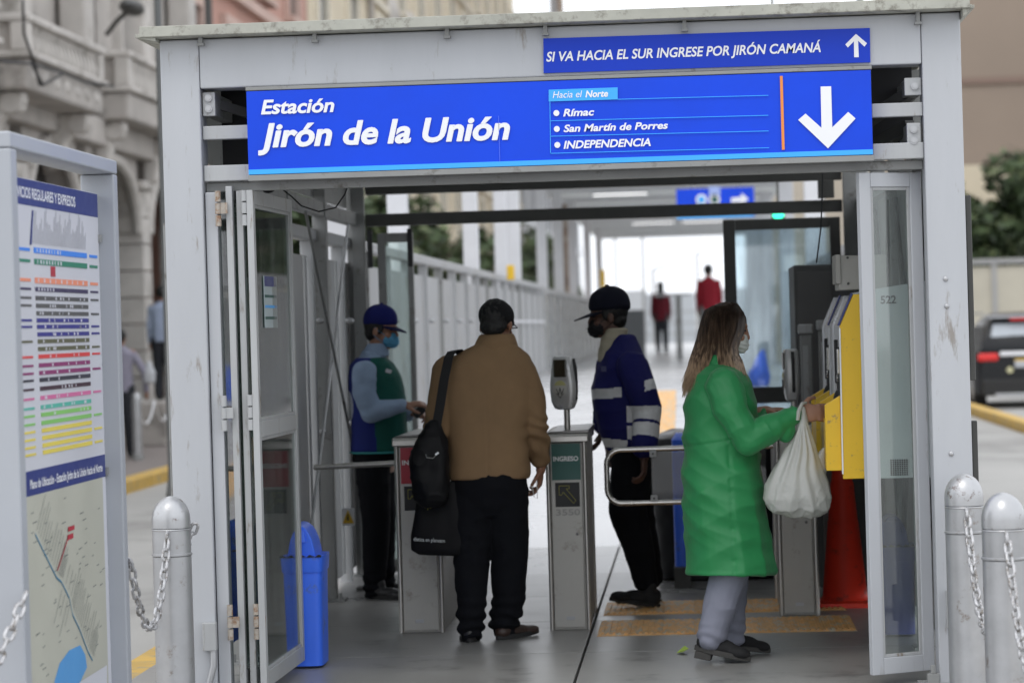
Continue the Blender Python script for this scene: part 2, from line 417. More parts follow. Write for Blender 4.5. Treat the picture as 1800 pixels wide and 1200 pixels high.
for i in range(7):
    a, b = 19.9+i*10.1/7, 19.9+(i+1)*10.1/7
    za, zb = (a-19.9)/10.1*.85, (b-19.9)/10.1*.85
    for x0, x1 in ((-2.2, -.562), (-.552, 1.3)):
        MB().prismx([(a+.004, za-.028), (b-.004, zb-.028), (b-.004, zb), (a+.004, za)], x0, x1).build('floor_slab', M_RAMP, ramp)
plat = struct(MB().box(-2.2, 1.3, 30, 96, -.28, .85).build('platform', M_RAMP))
MB().prismx([(21, .095+.004), (29.8, .833+.006), (29.8, .833+.010), (21, .095+.008)], -.50, -.20).build('tactile_line', M_TACT, ramp)
# tactile strips
tile = MB()
tile.box(-.078, .078, -.34, .34, 0, .006)
for k in range(5): tile.box(-.066+k*.0295, -.052+k*.0295, -.32, .32, .006, .0105)
tile_me = tile.mesh('tactile_tile', M_TACT)
for (x0, n, yc, sc, lab) in ((-.44, 8, 14.50, .98, None), (-.44, 8, 15.50, .94, None)):
    st = struct(MB().box(x0-.085, x0+n*.16-.075, yc-.35, yc+.35, -.001, .002).build('tactile_strip', M_TACT))
    for k in range(n):
        o = place('tactile_tile', tile_me, st); o.location = (x0+k*.16, yc, .001); o.scale = (1, sc, 1)
lf = MB()
c = ground(1200, 1148)
lf.add([(c.x-.03, c.y, .004), (c.x, c.y-.05, .012), (c.x+.03, c.y+.01, .022), (c.x, c.y+.05, .006), (c.x+.01, c.y+.02, .035)], [(0, 1, 2, 3), (0, 2, 4), (3, 2, 4)])
o = lf.build('fallen_leaf', mat('leaf_lime', (.30, .42, .05), .5)); tag(o, 'tiny yellow-green leaf scrap lying on the floor in front of the woman', 'leaf')

# ================================================================ ENTRANCE FRAME
YF = 12.0
ent = root('station_entrance', (-.53, 12, 0), 'pale grey metal entrance kiosk framing the turnstiles, with flat roof edge and folding glass doors', 'entrance')
def eb(name, x0, x1, y0, y1, z0, z1, m=M_PAINT, bev=.004, par=None, label=None):
    return MB().box(x0, x1, y0, y1, z0, z1).build(name, m, par or ent, bevel=bev, label=label)
eb('column', -2.235, -2.068, 12.0, 12.16, 0, 2.812, bev=.006)
eb('column', .985, 1.148, 12.0, 12.16, 0, 2.812, bev=.006)
lint = eb('lintel', -2.066, .983, 12.002, 12.16, 2.602, 2.812, bev=.006)
eb('shade_sheet', -2.06, .98, 12.50, 12.52, 2.275, 2.79, M_BLACK, 0); eb('fascia_side', -2.19, -2.17, 12.165, 17.9, 2.33, 2.81, M_MID, 0)  # black sheet added to stand for the shade in the hollow behind the sign
# roof plate with a folded edge
r = MB(); r.box(-2.31, 1.19, 11.90, 12.3, 2.816, 2.832); r.box(-2.31, -2.10, 12.301, 18.3, 2.816, 2.832); r.box(1.0, 1.19, 12.301, 18.3, 2.816, 2.832); r.box(-2.30, 1.18, 11.893, 11.905, 2.818, 2.862)
for k in range(4): r.box(-2.099, .999, 13.6+k*1.5, 13.7+k*1.5, 2.816, 2.832)
r.prism([(-2.322, 2.818), (-2.235, 2.80), (-2.235, 2.816), (-2.322, 2.832)], 11.91, 18.3)
r.prism([(1.20, 2.818), (1.15, 2.78), (1.15, 2.816), (1.20, 2.832)], 11.91, 18.3)
roof = r.build('roof', M_ROOF, ent, bevel=.002)
M_POLY = bpy.data.materials.new('translucent_sheet'); M_POLY.use_nodes = True; _n = M_POLY.node_tree; _t = _n.nodes.new('ShaderNodeBsdfTranslucent'); _t.inputs[0].default_value = (.86, .88, .88, 1); _x = _n.nodes.new('ShaderNodeMixShader'); _x.inputs[0].default_value = .42
_n.nodes['Principled BSDF'].inputs['Base Color'].default_value = (.7, .72, .72, 1); _n.links.new(_n.nodes['Principled BSDF'].outputs[0], _x.inputs[1]); _n.links.new(_t.outputs[0], _x.inputs[2]); _n.links.new(_x.outputs[0], _n.nodes['Material Output'].inputs['Surface'])
MB().box(-2.098, .998, 12.302, 18.2, 2.834, 2.840).build('added_roof_sheet', M_POLY, ent)  # unseen translucent infill added so that skylight brightens the interior
for px in (351, 552, 785, 1203, 1614, 958):
    q = at(px, 66-(px-351)*.03, 11.95); b = MB(); b.box(q.x-.008, q.x+.008, 11.955, 11.985, q.z-.03, 2.816); b.box(q.x-.014, q.x+.014, 11.952, 11.99, q.z-.034, q.z-.024)
    b.build('drip_bracket', M_MID, roof)
# flat cross rails beside the big sign
for z0, z1 in ((2.386, 2.444), (2.208, 2.276)):
    eb('side_rail', -2.066, -1.868, 12.03, 12.075, z0, z1, M_PAINT2); eb('side_rail', .772, .984, 12.03, 12.075, z0, z1, M_PAINT2)
eb('cross_rail', -2.066, .984, 12.10, 12.14, 2.40, 2.44, M_MID); eb('cross_rail', -2.066, .984, 12.10, 12.14, 2.225, 2.262, M_MID)
eb('transom', -2.066, .984, 12.078, 12.12, 2.165, 2.205, M_MID)
# bolted beam ends behind the rails
def beam_end(x0, x1, z0, z1, holes):
    b = MB().box(x0, x1, 12.05, 12.6, z0, z1).build('beam_end', M_MID, ent, bevel=.004)
    MB().box(x0-.002, x1+.002, 12.036, 12.049, z0-.002, z1+.002).build('end_plate', M_PAINT2, b, bevel=.004)
    for hx, hz in holes:
        bb = MB(); bb.tube([(hx, 12.036, hz), (hx, 12.026, hz)], .0155, n=14); bb.tube([(hx, 12.026, hz), (hx, 12.022, hz)], .010, n=6); bb.build('bolt', M_GALV, b)
q = at(367, 183, 12.04); beam_end(-2.062, -2.012, q.z-.05, q.z+.048, [(-2.037, q.z+.024), (-2.037, q.z-.022)])
q = at(1605, 152, 12.04); beam_end(q.x-.034, q.x+.032, q.z-.036, q.z+.034, [(q.x+.006, q.z)])
q = at(1606, 238, 12.04); beam_end(q.x-.026, q.x+.028, q.z-.05, q.z+.05, [(q.x, q.z+.024), (q.x, q.z-.024)])
# hollow behind sign: longitudinal beams and struts of the roof
for x in (-1.98, -1.5, -.6, .3, .88): eb('roof_beam', x-.03, x+.03, 12.17, 17.9, 2.70, 2.80, M_DARK, 0)
MB().bar((-2.03, 12.2, 2.55), (-1.5, 12.4, 2.38), .03, .04).build('strut', M_DARK, ent); MB().bar((.95, 12.2, 2.5), (.62, 12.5, 2.30), .05, .05).build('strut', M_DARK, ent)
MB().bar((.95, 12.25, 2.36), (.70, 12.6, 2.24), .05, .05).build('strut', M_DARK, ent)
# column flanges and outer rails
eb('door_jamb', -2.064, -2.012, 12.03, 12.12, 0, 2.162, M_PAINT); eb('door_jamb', .962, .983, 12.19, 12.24, 0, 2.162, M_PAINT)
eb('side_track', -2.262, -2.245, 12.10, 12.14, .02, 2.04, M_MID); eb('side_track', 1.158, 1.182, 12.10, 12.14, 1.27, 2.05, M_DARK); eb('side_track', 1.158, 1.182, 12.10, 12.14, .2, 1.10, M_DARK)
for px, py in ((1662, 490), (1664, 538), (1672, 797)):
    q = at(px, py, 12.0); MB().ell((q.x, 11.998, q.z), (.011, .007, .011)).build('rivet', M_GALV, ent, smooth=True)
# side walls
for (x, sgn) in ((-2.14, -1), (1.07, 1)):
    for y in (13.35, 14.85, 16.35, 17.99):
        eb('side_post', x-.04, x+.04, y-.04, y+.04, .012, 2.69, M_MID)
        b = MB().box(x-.09, x+.09, y-.09, y+.09, 0, .012); b.build('base_plate', M_MID, ent)
        for dx in (-.065, .065): MB().tube([(x+dx, y-.065, .012), (x+dx, y-.065, .05)], .010, n=6).build('anchor_bolt', M_MID, ent)
    eb('side_beam', x-.03, x+.03, 12.17, 17.9, 2.22, 2.30, M_MID)
ys4 = [12.2, 13.35, 14.85, 16.35, 17.99]
for a, b_ in zip(ys4[:-1], ys4[1:]):
    eb('wall_sheet', 1.065, 1.085, a+.045, b_-.045, .1, 2.21, M_MID)
    if a < 14: eb('side_pane', -2.145, -2.137, a+.045, b_-.045, .15, 2.21, M_GLASSD, 0)
# crossing tie rods
def xrod(p0, p1, r, m): MB().tube([p0, p1], r, n=8).build('tie_rod', m, ent, smooth=True)
xrod(atx(537, 372, -2.03), atx(655, 960, -2.03), .0085, M_MID); xrod(atx(612, 395, -2.05), atx(545, 945, -2.05), .009, M_GALV)
for k, (y0, y1) in enumerate(((12.5, 14.7), (13.2, 14.6), (14.9, 16.2))):
    xrod((1.03, y0, 2.15), (1.03, y1, .3), .012, M_DARK); xrod((1.045, y1, 2.15), (1.045, y0, .3), .012, M_DARK)
# fixed folded door leaves (thing > leaf > pane, hinge)
def leaf(p0, p1, z0, z1, label=None, m=M_PAINT2, st=.045, th=.028, mid=None, pane=M_GLASS, bead=True):
    p0, p1 = Vector((*p0, 0)), Vector((*p1, 0)); d = (p1-p0).normalized(); n = Vector((-d.y, d.x, 0)); w = (p1-p0).length
    R = Matrix((d, n, Vector((0, 0, 1)))).transposed(); b = MB()
    def bx(u0, u1, za, zb, t=th): b.obox(p0+d*((u0+u1)/2)+Vector((0, 0, (za+zb)/2)), u1-u0, t, zb-za, R)
    bx(0, st, z0, z1); bx(w-st, w, z0, z1); bx(st+.0005, w-st-.0005, z1-.06, z1); bx(st+.0005, w-st-.0005, z0, z0+.07)
    if mid: bx(st+.0005, w-st-.0005, mid-.035, mid+.035)
    o = b.build('door_leaf', m, ent, bevel=.003, label=label)
    g = MB()
    segs = [(z0+.07, mid-.035), (mid+.035, z1-.06)] if mid else [(z0+.07, z1-.06)]
    for za, zb in segs:
        MB().obox(p0+d*(w/2)+Vector((0, 0, (za+zb)/2)), w-2*st, .005, zb-za, R).build('pane', pane, o)
        if bead:
            f = MB()
            for (u0, u1, a_, b__) in ((st, st+.014, za, zb), (w-st-.014, w-st, za, zb), (st+.0145, w-st-.0145, zb-.014, zb), (st+.0145, w-st-.0145, za, za+.014)):
                f.obox(p0+d*((u0+u1)/2)+Vector((0, 0, (a_+b__)/2)), u1-u0, .016, b__-a_, R)
            f.build('glazing_bead', M_PAINT2, o, bevel=.002)
    return o
L1_ = leaf((-1.960, 12.02), (-1.960, 13.15), .05, 2.185, 'folded glass door leaf nearest the left column')
L2_ = leaf((-1.918, 12.04), (-1.914, 13.16), .05, 2.165, 'middle leaf of the folded left door')
L3_ = leaf((-1.868, 12.00), (-1.845, 13.02), .045, 2.165, 'innermost left door leaf with two glass panes and a middle bar', mid=1.145, st=.05)
leaf((.704, 12.02), (.972, 12.17), .045, 2.155, 'narrow folded glass door leaf beside the right column', m=M_PAINT, st=.055, pane=M_GLASS)
q0, q1 = atx(467, 576, -1.852), atx(487, 487, -1.852)
nt_ = MB().box(-1.856, -1.8545, q0.y, q1.y, q0.z, q1.z).build('notice_sheet', mat('notice_paper', (.45, .53, .55), .5), L3_)
for k_, (z_, m_) in enumerate(((.90, M_NAVY), (.62, M_GREENP), (.42, M_CYAN), (.2, M_GREENP))): MB().box(-1.8544, -1.8535, q0.y+.02, q1.y-.02, q0.z+(q1.z-q0.z)*z_-(.022 if k_ == 0 else .008), q0.z+(q1.z-q0.z)*z_+(.022 if k_ == 0 else .004)).build('notice_band', m_, nt_)
def hinge(x, y, z, par, rusty=False):
    m = mat('rusty_hinge', (.40, .36, .31), .6, var=.3, vscale=30, dirt=(.24, .13, .07), dirt_amt=.45, dirt_scale=35) if rusty else M_PAINT2
    h = MB()
    for k in range(3): h.tube([(x, y, z-.075+k*.052), (x, y, z-.075+k*.052+.046)], .0125, n=10)
    h.box(x+.008, x+.04, y-.004, y+.004, z-.022, z+.024); h.build('hinge', m, par, smooth=True)
for z in (2.09, 1.22, .33): hinge(-2.004, 12.0, z, L1_, z < 1 or z > 2)
for z in (2.09, 1.22, .33): hinge(-1.893, 12.01, z, L2_, z < 1)
hb = MB(); q = at(1605, 1182, 12.05)
hb.box(.935, .985, 11.99, 12.03, 0, .05); hb.tube([(.96, 12.0, .05), (.96, 12.0, .085)], .012, n=6); hb.box(.90, 1.03, 11.96, 12.1, .0, .012); hb.build('door_pivot', M_MID, ent, bevel=.002)
eb('electric_box', -2.118, -2.06, 11.955, 11.998, .215, .335, M_PAINT2); eb('electric_box', 1.02, 1.05, 11.96, 11.998, .24, .40, M_PAINT2)
MB().tube([(-2.075, 11.975, .215), (-2.075, 11.97, .15), (-2.095, 11.97, .08), (-2.11, 11.97, 0)], .014, n=10).build('conduit', M_GALV, ent, smooth=True)
# rear frame
for x in (-2.105, .995): eb('rear_post', x-.04, x+.045, 17.90, 17.945, 0, 2.68, M_MID)
eb('rear_beam', -2.058, .953, 17.96, 18.03, 2.215, 2.292, M_DARK); eb('rear_beam', -2.058, .953, 17.96, 18.03, 2.415, 2.475, M_DARK)
eb('rear_header', -2.058, .953, 17.96, 18.03, 2.62, 2.70, M_DARK)
for x in (-1.79, .76): eb('rear_bracket', x-.04, x+.05, 17.97, 18.02, 2.477, 2.60, M_DARK, 0)
eb('signal_box', .80, .90, 17.86, 17.94, 2.30, 2.41, M_DARK)
rd = MB(); rd.box(.20, .275, 17.85, 17.90, .02, 2.18); rd.box(.865, .93, 17.85, 17.90, .02, 2.18); rd.box(.276, .864, 17.851, 17.899, 2.115, 2.18); rd.box(.276, .864, 17.851, 17.899, 1.03, 1.13); rd.box(.276, .864, 17.851, 17.899, .02, .10)
rdo = rd.build('rear_door', M_DARK, ent, bevel=.004, label='dark framed glass door at the back right of the entrance')
MB().box(.275, .865, 17.872, 17.878, 1.13, 2.115).build('pane', M_GLASSR, rdo); MB().box(.275, .865, 17.872, 17.878, .1, 1.03).build('pane', M_GLASSR, rdo)
rl = MB(); rl.box(-1.99, -1.94, 17.98, 18.03, .02, 2.17); rl.box(-1.94, -1.80, 17.985, 18.02, 2.11, 2.17); rl.box(-1.80, -1.765, 17.98, 18.03, .02, 2.17); rl.box(-1.94, -1.80, 17.985, 18.02, .02, .1)
rlo = rl.build('rear_door', M_MID, ent, bevel=.004, label='folded narrow glass door at the back left of the entrance'); MB().box(-1.94, -1.80, 18.0, 18.006, .1, 2.11).build('pane', M_GLASSD, rlo)
for x, z0 in ((-1.775, 1.95), (-2.03, 1.95)): eb('door_closer', x-.012, x+.02, 17.86, 17.90, z0, z0+.24, M_BLACK)
# cables
def cable(pts, r=.004, m=M_BLACK, name='cable'): return MB().tube(pts, r, n=6).build(name, m, ent, smooth=True)
pp = [at(x, y, 13.2) for x, y in ((478, 333), (490, 328), (512, 345), (530, 362), (560, 372), (590, 365), (606, 342), (612, 325))]; cable(pp)
cable([at(x, y, 14.0) for x, y in ((1446, 295), (1445, 350), (1443, 400), (1438, 440), (1435, 462))], .004)
b = at(472, 333, 13.2); MB().ell(b, (.03, .03, .018)).build('cable_clip', M_BLACK, ent)

# ================================================================ SIGNS
sg = root('station_sign', (-.55, 12, 2.4), 'long bright blue station name sign with white lettering and a large white down arrow', 'sign')
MB().box(-1.862, .768, 11.955, 12.03, 2.226, 2.580).build('board', M_SIGN, sg, bevel=.003)
MB().box(-1.864, .772, 11.952, 12.028, 2.2, 2.2245).build('lower_trim', M_MID, sg, bevel=.002); MB().box(-1.864, .772, 11.952, 12.03, 2.582, 2.597).build('upper_trim', M_MID, sg, bevel=.002)
ys_ = 11.951
MB().box(-1.861, .767, ys_, ys_+.003, 2.227, 2.248).build('light_stripe', M_CYAN, sg)
YT = 11.9485
px_text('lettering', 'Estación', (458.6, 200.7), (587.5, 196.8), 24.5, YT, M_WHITE, sg, bold=.022, fat=.0014, shear=.22)
px_text('lettering', 'Jirón de la Unión', (453.5, 258.7), (896, 248.5), 41, YT, M_WHITE, sg, bold=.024, fat=.0030, shear=.22)
px_text('lettering', 'Hacia el', (971.7, 172.8), (1023.5, 171.2), 11.5, YT-.002, M_WHITE, sg, bold=0, shear=.22)
px_text('lettering', 'Norte', (1029, 171.2), (1069, 170), 11.5, YT-.002, M_WHITE, sg, bold=.028, shear=.22)
px_text('lettering', 'Rímac', (990, 204.6), (1044.7, 203), 12.7, YT, M_WHITE, sg, bold=.028, shear=.22)
px_text('lettering', 'San Martín de Porres', (990.7, 232.2), (1174.4, 227.6), 12.5, YT, M_WHITE, sg, bold=.028, shear=.22)
px_text('lettering', 'INDEPENDENCIA', (990.7, 261.4), (1144, 257.2), 13.4, YT, M_WHITE, sg, bold=.028, shear=.22)
for x, y in ((978, 199), (978.8, 226.9), (979.7, 255)):
    q = at(x, y, YT); MB().tube([(q.x, YT, q.z), (q.x, YT+.002, q.z)], .0125, n=20).build('bullet_dot', M_WHITE, sg)
flat_poly('light_box', [(964.5, 158), (1085.7, 153.9), (1085.7, 175), (964.5, 178.6)], YT, .002, M_CYAN, sg)
for a, b_ in (((1085.7, 175), (1350.5, 168.1)), ((967.4, 212.9), (1350.5, 203.1)), ((967.4, 239.9), (1351, 230.6)), ((967.6, 269.9), (1352, 260.1))):
    flat_poly('thin_line', [(a[0], a[1]-.7), (b_[0], b_[1]-.7), (b_[0], b_[1]+.4), (a[0], a[1]+.4)], YT, .002, M_CYAN, sg)
flat_poly('thin_line', [(966, 178.8), (967.2, 178.8), (968.4, 270), (967.2, 270)], YT, .002, M_CYAN, sg)
flat_poly('orange_bar', [(1370.8, 134), (1375.8, 133.8), (1379.3, 263.3), (1374.5, 263.5)], YT, .002, M_ORANGE, sg)
flat_poly('down_arrow', [(1442.5, 152.5), (1461, 152), (1463, 224), (1491, 197), (1504, 208.5), (1455.5, 261), (1403, 211), (1416, 200), (1444, 225)], YT, .002, M_WHITE, sg)
MB().box(-.795, -.793, YT, YT+.002, 2.248, 2.44).build('sheet_seam', mat('seam_blue', (.10, .19, .85), .4), sg)
s2 = root('direction_sign', (.085, 12, 2.69), 'narrow blue strip sign along the lintel with white capitals and an up arrow', 'sign')
Y2 = 11.99
a0, a1, a2, a3 = at(955, 68, Y2), at(1529, 49.5, Y2), at(1530, 110, Y2), at(955.5, 129, Y2)
MB().prism([(a3.x, a3.z), (a2.x, a2.z), (a1.x, a1.z), (a0.x, a0.z)], Y2, Y2+.009).build('board', M_SIGN2, s2)
px_text('lettering', 'SI VA HACIA EL SUR INGRESE POR JIRÓN CAMANÁ', (960.3, 108.4), (1443, 92.6), 16.6, Y2-.0025, M_WHITE, s2, bold=.02, shear=.2)
flat_poly('up_arrow', [(1501.5, 101), (1509.6, 101), (1508.4, 72), (1519.5, 82.5), (1524, 76.5), (1504.6, 60), (1486, 78.5), (1490.3, 84), (1501, 73)], Y2-.0025, .002, M_WHITE, s2)

# ================================================================ INFORMATION PANEL (left foreground)
ip = root('information_panel', (-2.24, 10, 0), 'grey framed bus route information panel with striped route chart and map, at the left edge', 'information panel')
MP = mat('panel_frame_grey', (.385, .405, .44), .42, var=.05, vscale=2, dirt=None, dirt_scale=6)
XP = -2.262
MB().box(-2.33, -2.2, 9.13, 9.215, -.1, 2.18).build('post', MP, ip, bevel=.006); MB().box(-2.33, -2.2, 10.78, 10.85, -.1, 2.18).build('post', MP, ip, bevel=.006)
MB().box(-2.33, -2.2, 9.13, 10.85, 2.182, 2.235).build('top_rail', MP, ip, bevel=.006); MB().box(-2.33, -2.2, 9.216, 10.779, .05, .12).build('bottom_rail', MP, ip)
MB().box(-2.30, XP-.003, 9.216, 10.779, .125, 2.10).build('backing', M_POSTER, ip)
for z in (1.92, 1.03): MB().box(XP-.002, XP+.01, 10.755, 10.775, z, z+.03).build('clip', M_MID, ip)
def zz(z): return EYE+(z-EYE)*2.262/2.2
po = MB().box(XP-.002, XP, 9.30, 10.755, zz(.26), zz(2.09)).build('poster', M_POSTER, ip)
MB().box(XP, XP+.0015, 9.30, 10.755, zz(2.002), zz(2.088)).build('header_band', M_NAVY, po)
MB().box(XP, XP+.0015, 9.30, 10.755, zz(1.04), zz(1.122)).build('middle_band', M_NAVY, po)
MB().box(XP, XP+.0012, 9.30, 10.70, zz(.27), zz(1.039)).build('map_sheet', mat('map_paper', (.47, .47, .40), .5, var=.05, vscale=3), po)
lettering('lettering', 'SERVICIOS REGULARES Y EXPRESOS', 9.36, 10.36, zz(2.026), .036, XP+.002, M_WHITE, po, bold=.02, plane='x')
lettering('lettering', 'Plano de Ubicación - Estación Jirón de la Unión hacia el Norte', 9.52, 10.70, zz(1.063), .03, XP+.002, M_WHITE, po, bold=.02, plane='x')
rows = [(1.755, (.04, .20, .72), 1, 1), (1.700, (.02, .19, .12), 1, 1), (1.585, (.75, .22, .12), 1, 1), (1.531, (.05, .04, .12), 1, 1), (1.487, (.09, .09, .09), 1, 1), (1.447, (.10, .10, .10), 1, 0), (1.406, (.10, .10, .10), 0, 1),
        (1.366, (.03, .03, .22), 1, 0), (1.330, (.03, .03, .22), 0, 1), (1.290, (.03, .03, .22), 0, 1), (1.251, (.10, .10, .06), 1, 0), (1.212, (.10, .10, .06), 0, 1), (1.173, (.60, .05, .05), 1, 1), (1.130+.0, (.22, .03, .12), 1, 0)]
zrow = [444, 463, 495, 510, 525, 538, 551, 563, 574, 587, 599, 612, 625, 640, 653, 665, 680, 696, 712, 725, 739, 752, 765, 778, 790]
crow = [(.05, .24, .80), (.03, .22, .14), (.80, .28, .17), (.05, .04, .10), (.09, .09, .09), (.10, .10, .10), (.10, .10, .10), (.04, .04, .24), (.04, .04, .24), (.04, .04, .24), (.12, .12, .07), (.12, .12, .07),
        (.66, .06, .06), (.25, .04, .15), (.25, .04, .15), (.04, .04, .06), (.06, .03, .045), (.62, .16, .34), (.10, .45, .36), (.24, .55, .15), (.24, .55, .15), (.75, .62, .11), (.75, .62, .11), (.75, .62, .11), (.75, .62, .11)]
rr_ = random.Random(3)
for i, (zp, cc) in enumerate(zip(zrow, crow)):
    zc = atx(100, zp, XP).z; m = mat('print_%02d' % i, cc, .45, var=.03)
    hh = .0072 if i > 2 else .0095
    bar_ = MB(); y0 = 9.68+i*.002; y1 = 10.535
    bar_.box(XP+.0002, XP+.0022, y0, y1, zc-hh, zc+hh)
    if i not in (6, 9, 11): bar_.box(XP+.0002, XP+.0022, 9.40, 9.62, zc-hh*.55, zc+hh*.55)
    if i not in (5, 7, 10, 13, 15, 16, 18, 19, 21, 23): bar_.box(XP+.0002, XP+.0022, 10.585, 10.72, zc-hh*.55, zc+hh*.55)
    bar_.build('route_bar', m, po)
    tk = MB()
    k = 9 if i < 3 else rr_.randint(3, 7)
    for _ in range(k):
        yy = rr_.uniform(y0+.03, y1-.05) if i > 3 else y0+.04+_*(.045 if i != 2 else .09); w = rr_.uniform(.006, .02)
        tk.box(XP+.0022, XP+.003, yy, yy+w, zc-hh*.7, zc+hh*.7)
    if i < 20: tk.build('stop_marks', mat('print_pale', (.62, .62, .68), .5, var=.02), po)['kind'] = 'stuff'
zc = atx(100, 478, XP).z; MB().box(XP+.0002, XP+.002, 9.93, 10.0, zc-.018, zc+.018).build('red_marker', M_REDP, po)
sk = MB(); 
for k in range(40):
    y = 9.65+k*.022; h_ = .05+.09*abs(math.sin(k*.9)*math.cos(k*.37))
    sk.add([(XP+.001, y, 1.885), (XP+.001, y+.007, 1.885), (XP+.001, y+.007+h_*.3, 1.885+h_), (XP+.001, y+h_*.3, 1.885+h_)], [(0, 1, 2, 3)])
sk.build('station_names', mat('print_grey', (.42, .43, .47), .5), po)['kind'] = 'stuff'
dk = MB(); dk.add([(XP+.0015, 9.62, 1.88), (XP+.0015, 9.65, 1.88), (XP+.0015, 9.69, 2.0), (XP+.0015, 9.67, 2.0)], [(0, 1, 2, 3)]); dk.build('chart_mark', M_NAVY, po)
# map: route line, name ticks, sea
line = [(62, 938), (80, 975), (100, 1015), (108, 1022), (122, 1050), (128, 1080), (140, 1105), (155, 1145), (163, 1160)]
lp = [atx(x, y, XP+.003) for x, y in line]
ml = MB()
for a, b_ in zip(lp[:-1], lp[1:]):
    ml.add([a+V(0, 0, .004), b_+V(0, 0, .004), b_-V(0, 0, .004), a-V(0, 0, .004)], [(0, 1, 2, 3)])
ml.build('map_route', mat('route_teal', (.05, .20, .33), .5), po)
mt = MB()
for k in range(46):
    t = k/45*(len(lp)-1); i = min(int(t), len(lp)-2); p = lp[i].lerp(lp[i+1], t-i); d = -1 if k in (18, 20, 22, 24) else 1
    L_ = rr_.uniform(.06, .12); p = p+V(.001, .02*d, .012*d)
    mt.add([p, p+V(0, .004, 0), p+V(0, .004+L_*1.3*d, L_*d), p+V(0, L_*1.3*d, L_*d)], [(0, 1, 2, 3)])
for k in range(60):
    y, z = rr_.uniform(9.4, 10.65), rr_.uniform(.38, 1.0); w = rr_.uniform(.02, .07); mt.add([(XP+.002, y, z), (XP+.002, y+w, z+.003), (XP+.002, y+w, z+.006), (XP+.002, y, z+.003)], [(0, 1, 2, 3)])
mt.build('map_names', mat('print_dark', (.13, .15, .15), .5), po)['kind'] = 'stuff'
sea = [atx(x, y, XP+.002) for x, y in ((95, 1200), (105, 1165), (122, 1142), (141, 1133), (150, 1150), (153, 1172), (140, 1200))]
MB().add(sea, [tuple(range(len(sea)))]).build('map_sea', mat('sea_blue', (.09, .32, .66), .5, var=.03), po)
rp = [atx(x, y, XP+.004) for x, y in ((120, 926), (131, 922), (131, 930), (120, 934), (119, 940), (129, 936), (129, 945), (119, 949))]
MB().add([atx(x, y, XP+.0045) for x, y in ((119, 945), (120.5, 945), (102, 1002), (100.5, 1002))], [(0, 1, 2, 3)]).build('map_marker', M_REDP, po)
MB().add(rp[:4], [(0, 1, 2, 3)]).build('map_marker', M_REDP, po); MB().add(rp[4:], [(0, 1, 2, 3)]).build('map_marker', M_REDP, po)
wp = [atx(x, y, XP+.003) for x, y in ((140, 1198), (188, 1168), (188, 1200), (140, 1215))]
MB().add(wp, [(0, 1, 2, 3)]).build('map_corner', M_POSTER, po)

# ================================================================ BOLLARDS AND CHAINS
def bollard_proto():
    t = root('bollard', (0, 0, 0), '', 'bollard', 'silver chained bollards at the entrance')
    MB().lathe([(.0795, -.12), (.0795, .652)], n=40).build('shaft', M_GALV, t, smooth=True)
    w = MB().lathe([(.079, .653), (.0835, .656), (.0835, .662), (.079, .665), (.079, .758), (.082, .761), (.079, .765)], n=40).build('collar', M_GALV, t, smooth=True)
    prof = [(.0795, .768), (.0795, .80)]+[(.0795*math.cos(a), .80+.098*math.sin(a)) for a in [i*math.pi/2/9 for i in range(1, 9)]]+[(.004, .898)]
    MB().lathe(prof, n=40).build('cap', M_CAP, t, smooth=True)
    MB().tube([(0, -.078+.09*-math.sin(a)*.35, .735+.022*math.cos(a)) for a in [i*math.pi/10 for i in range(11)]], .0065, n=8).build('eye', M_LINK, t, smooth=True)
    return t
bp_ = bollard_proto()
bp_.location = (-2.165, 11.57, 0); bp_['label'] = 'silver bollard with chipped domed cap in front of the left column'
copy_thing(bp_, (1.085, 11.75, 0), 'silver bollard standing right against the right column')
copy_thing(bp_, (1.105, 10.45, 0), 'silver bollard just right of and nearer than the one against the right column')
copy_thing(bp_, (1.135, 9.25, 0), 'silver bollard cut by the right edge of the picture')
# one oval link
lk = MB()
def link_pts(L=.064, W=.040, r=.0066):
    pts = []; R_ = W/2-r; h_ = L/2-r-R_
    for i in range(7): a = math.pi*i/6; pts.append((R_*math.cos(a), 0, h_+R_*math.sin(a)))
    for i in range(7): a = math.pi+math.pi*i/6; pts.append((R_*math.cos(a), 0, -h_+R_*math.sin(a)))
    return pts
lk.tube(link_pts(), .0066, n=7, closed=True); link_me = lk.mesh('link', M_LINK, True)
def chain(name_label, p0, p1, sag, loc, group='steel chains between the bollards', cut=1.0, lean=0):
    p0, p1 = Vector(p0), Vector(p1); t = root('chain', loc, name_label, 'chain', group)
    N_ = 400; pts = [p0.lerp(p1, i/N_)+V(lean*4*(i/N_)*(1-i/N_), 0, -4*sag*(i/N_)*(1-i/N_)) for i in range(int(N_*cut)+1)]
    acc, last, k, out = 0, pts[0], 0, []
    step = .046; nxt = step*.4
    for i in range(1, len(pts)):
        acc += (pts[i]-pts[i-1]).length
        if acc >= nxt:
            d = (pts[i]-pts[i-1]).normalized(); out.append((pts[i], d)); nxt += step
    for k, (p, d) in enumerate(out):
        o = place('link', link_me, t); q = d.to_track_quat('Z', 'X').to_matrix().to_4x4()
        o.matrix_basis = Matrix.Translation(p) @ q @ Matrix.Rotation(math.radians(45 if k % 2 else -45)+.15*math.sin(k*2.3), 4, 'Z')
    return t
chain('steel chain sagging from the left bollard to the information panel', (-2.165, 11.47, .725), (-2.195, 10.86, .68), .30, (-2.165, 11.47, .73))
chain('short steel chain running from the left bollard back to the column', (-2.070, 11.60, .775), (-2.165, 11.68, .63), .012, (-2.075, 11.6, .76))
chain('steel chain hanging off the near post of the information panel', (-2.185, 9.10, .735), (-2.62, 7.9, .72), .42, (-2.2, 9.1, .73))
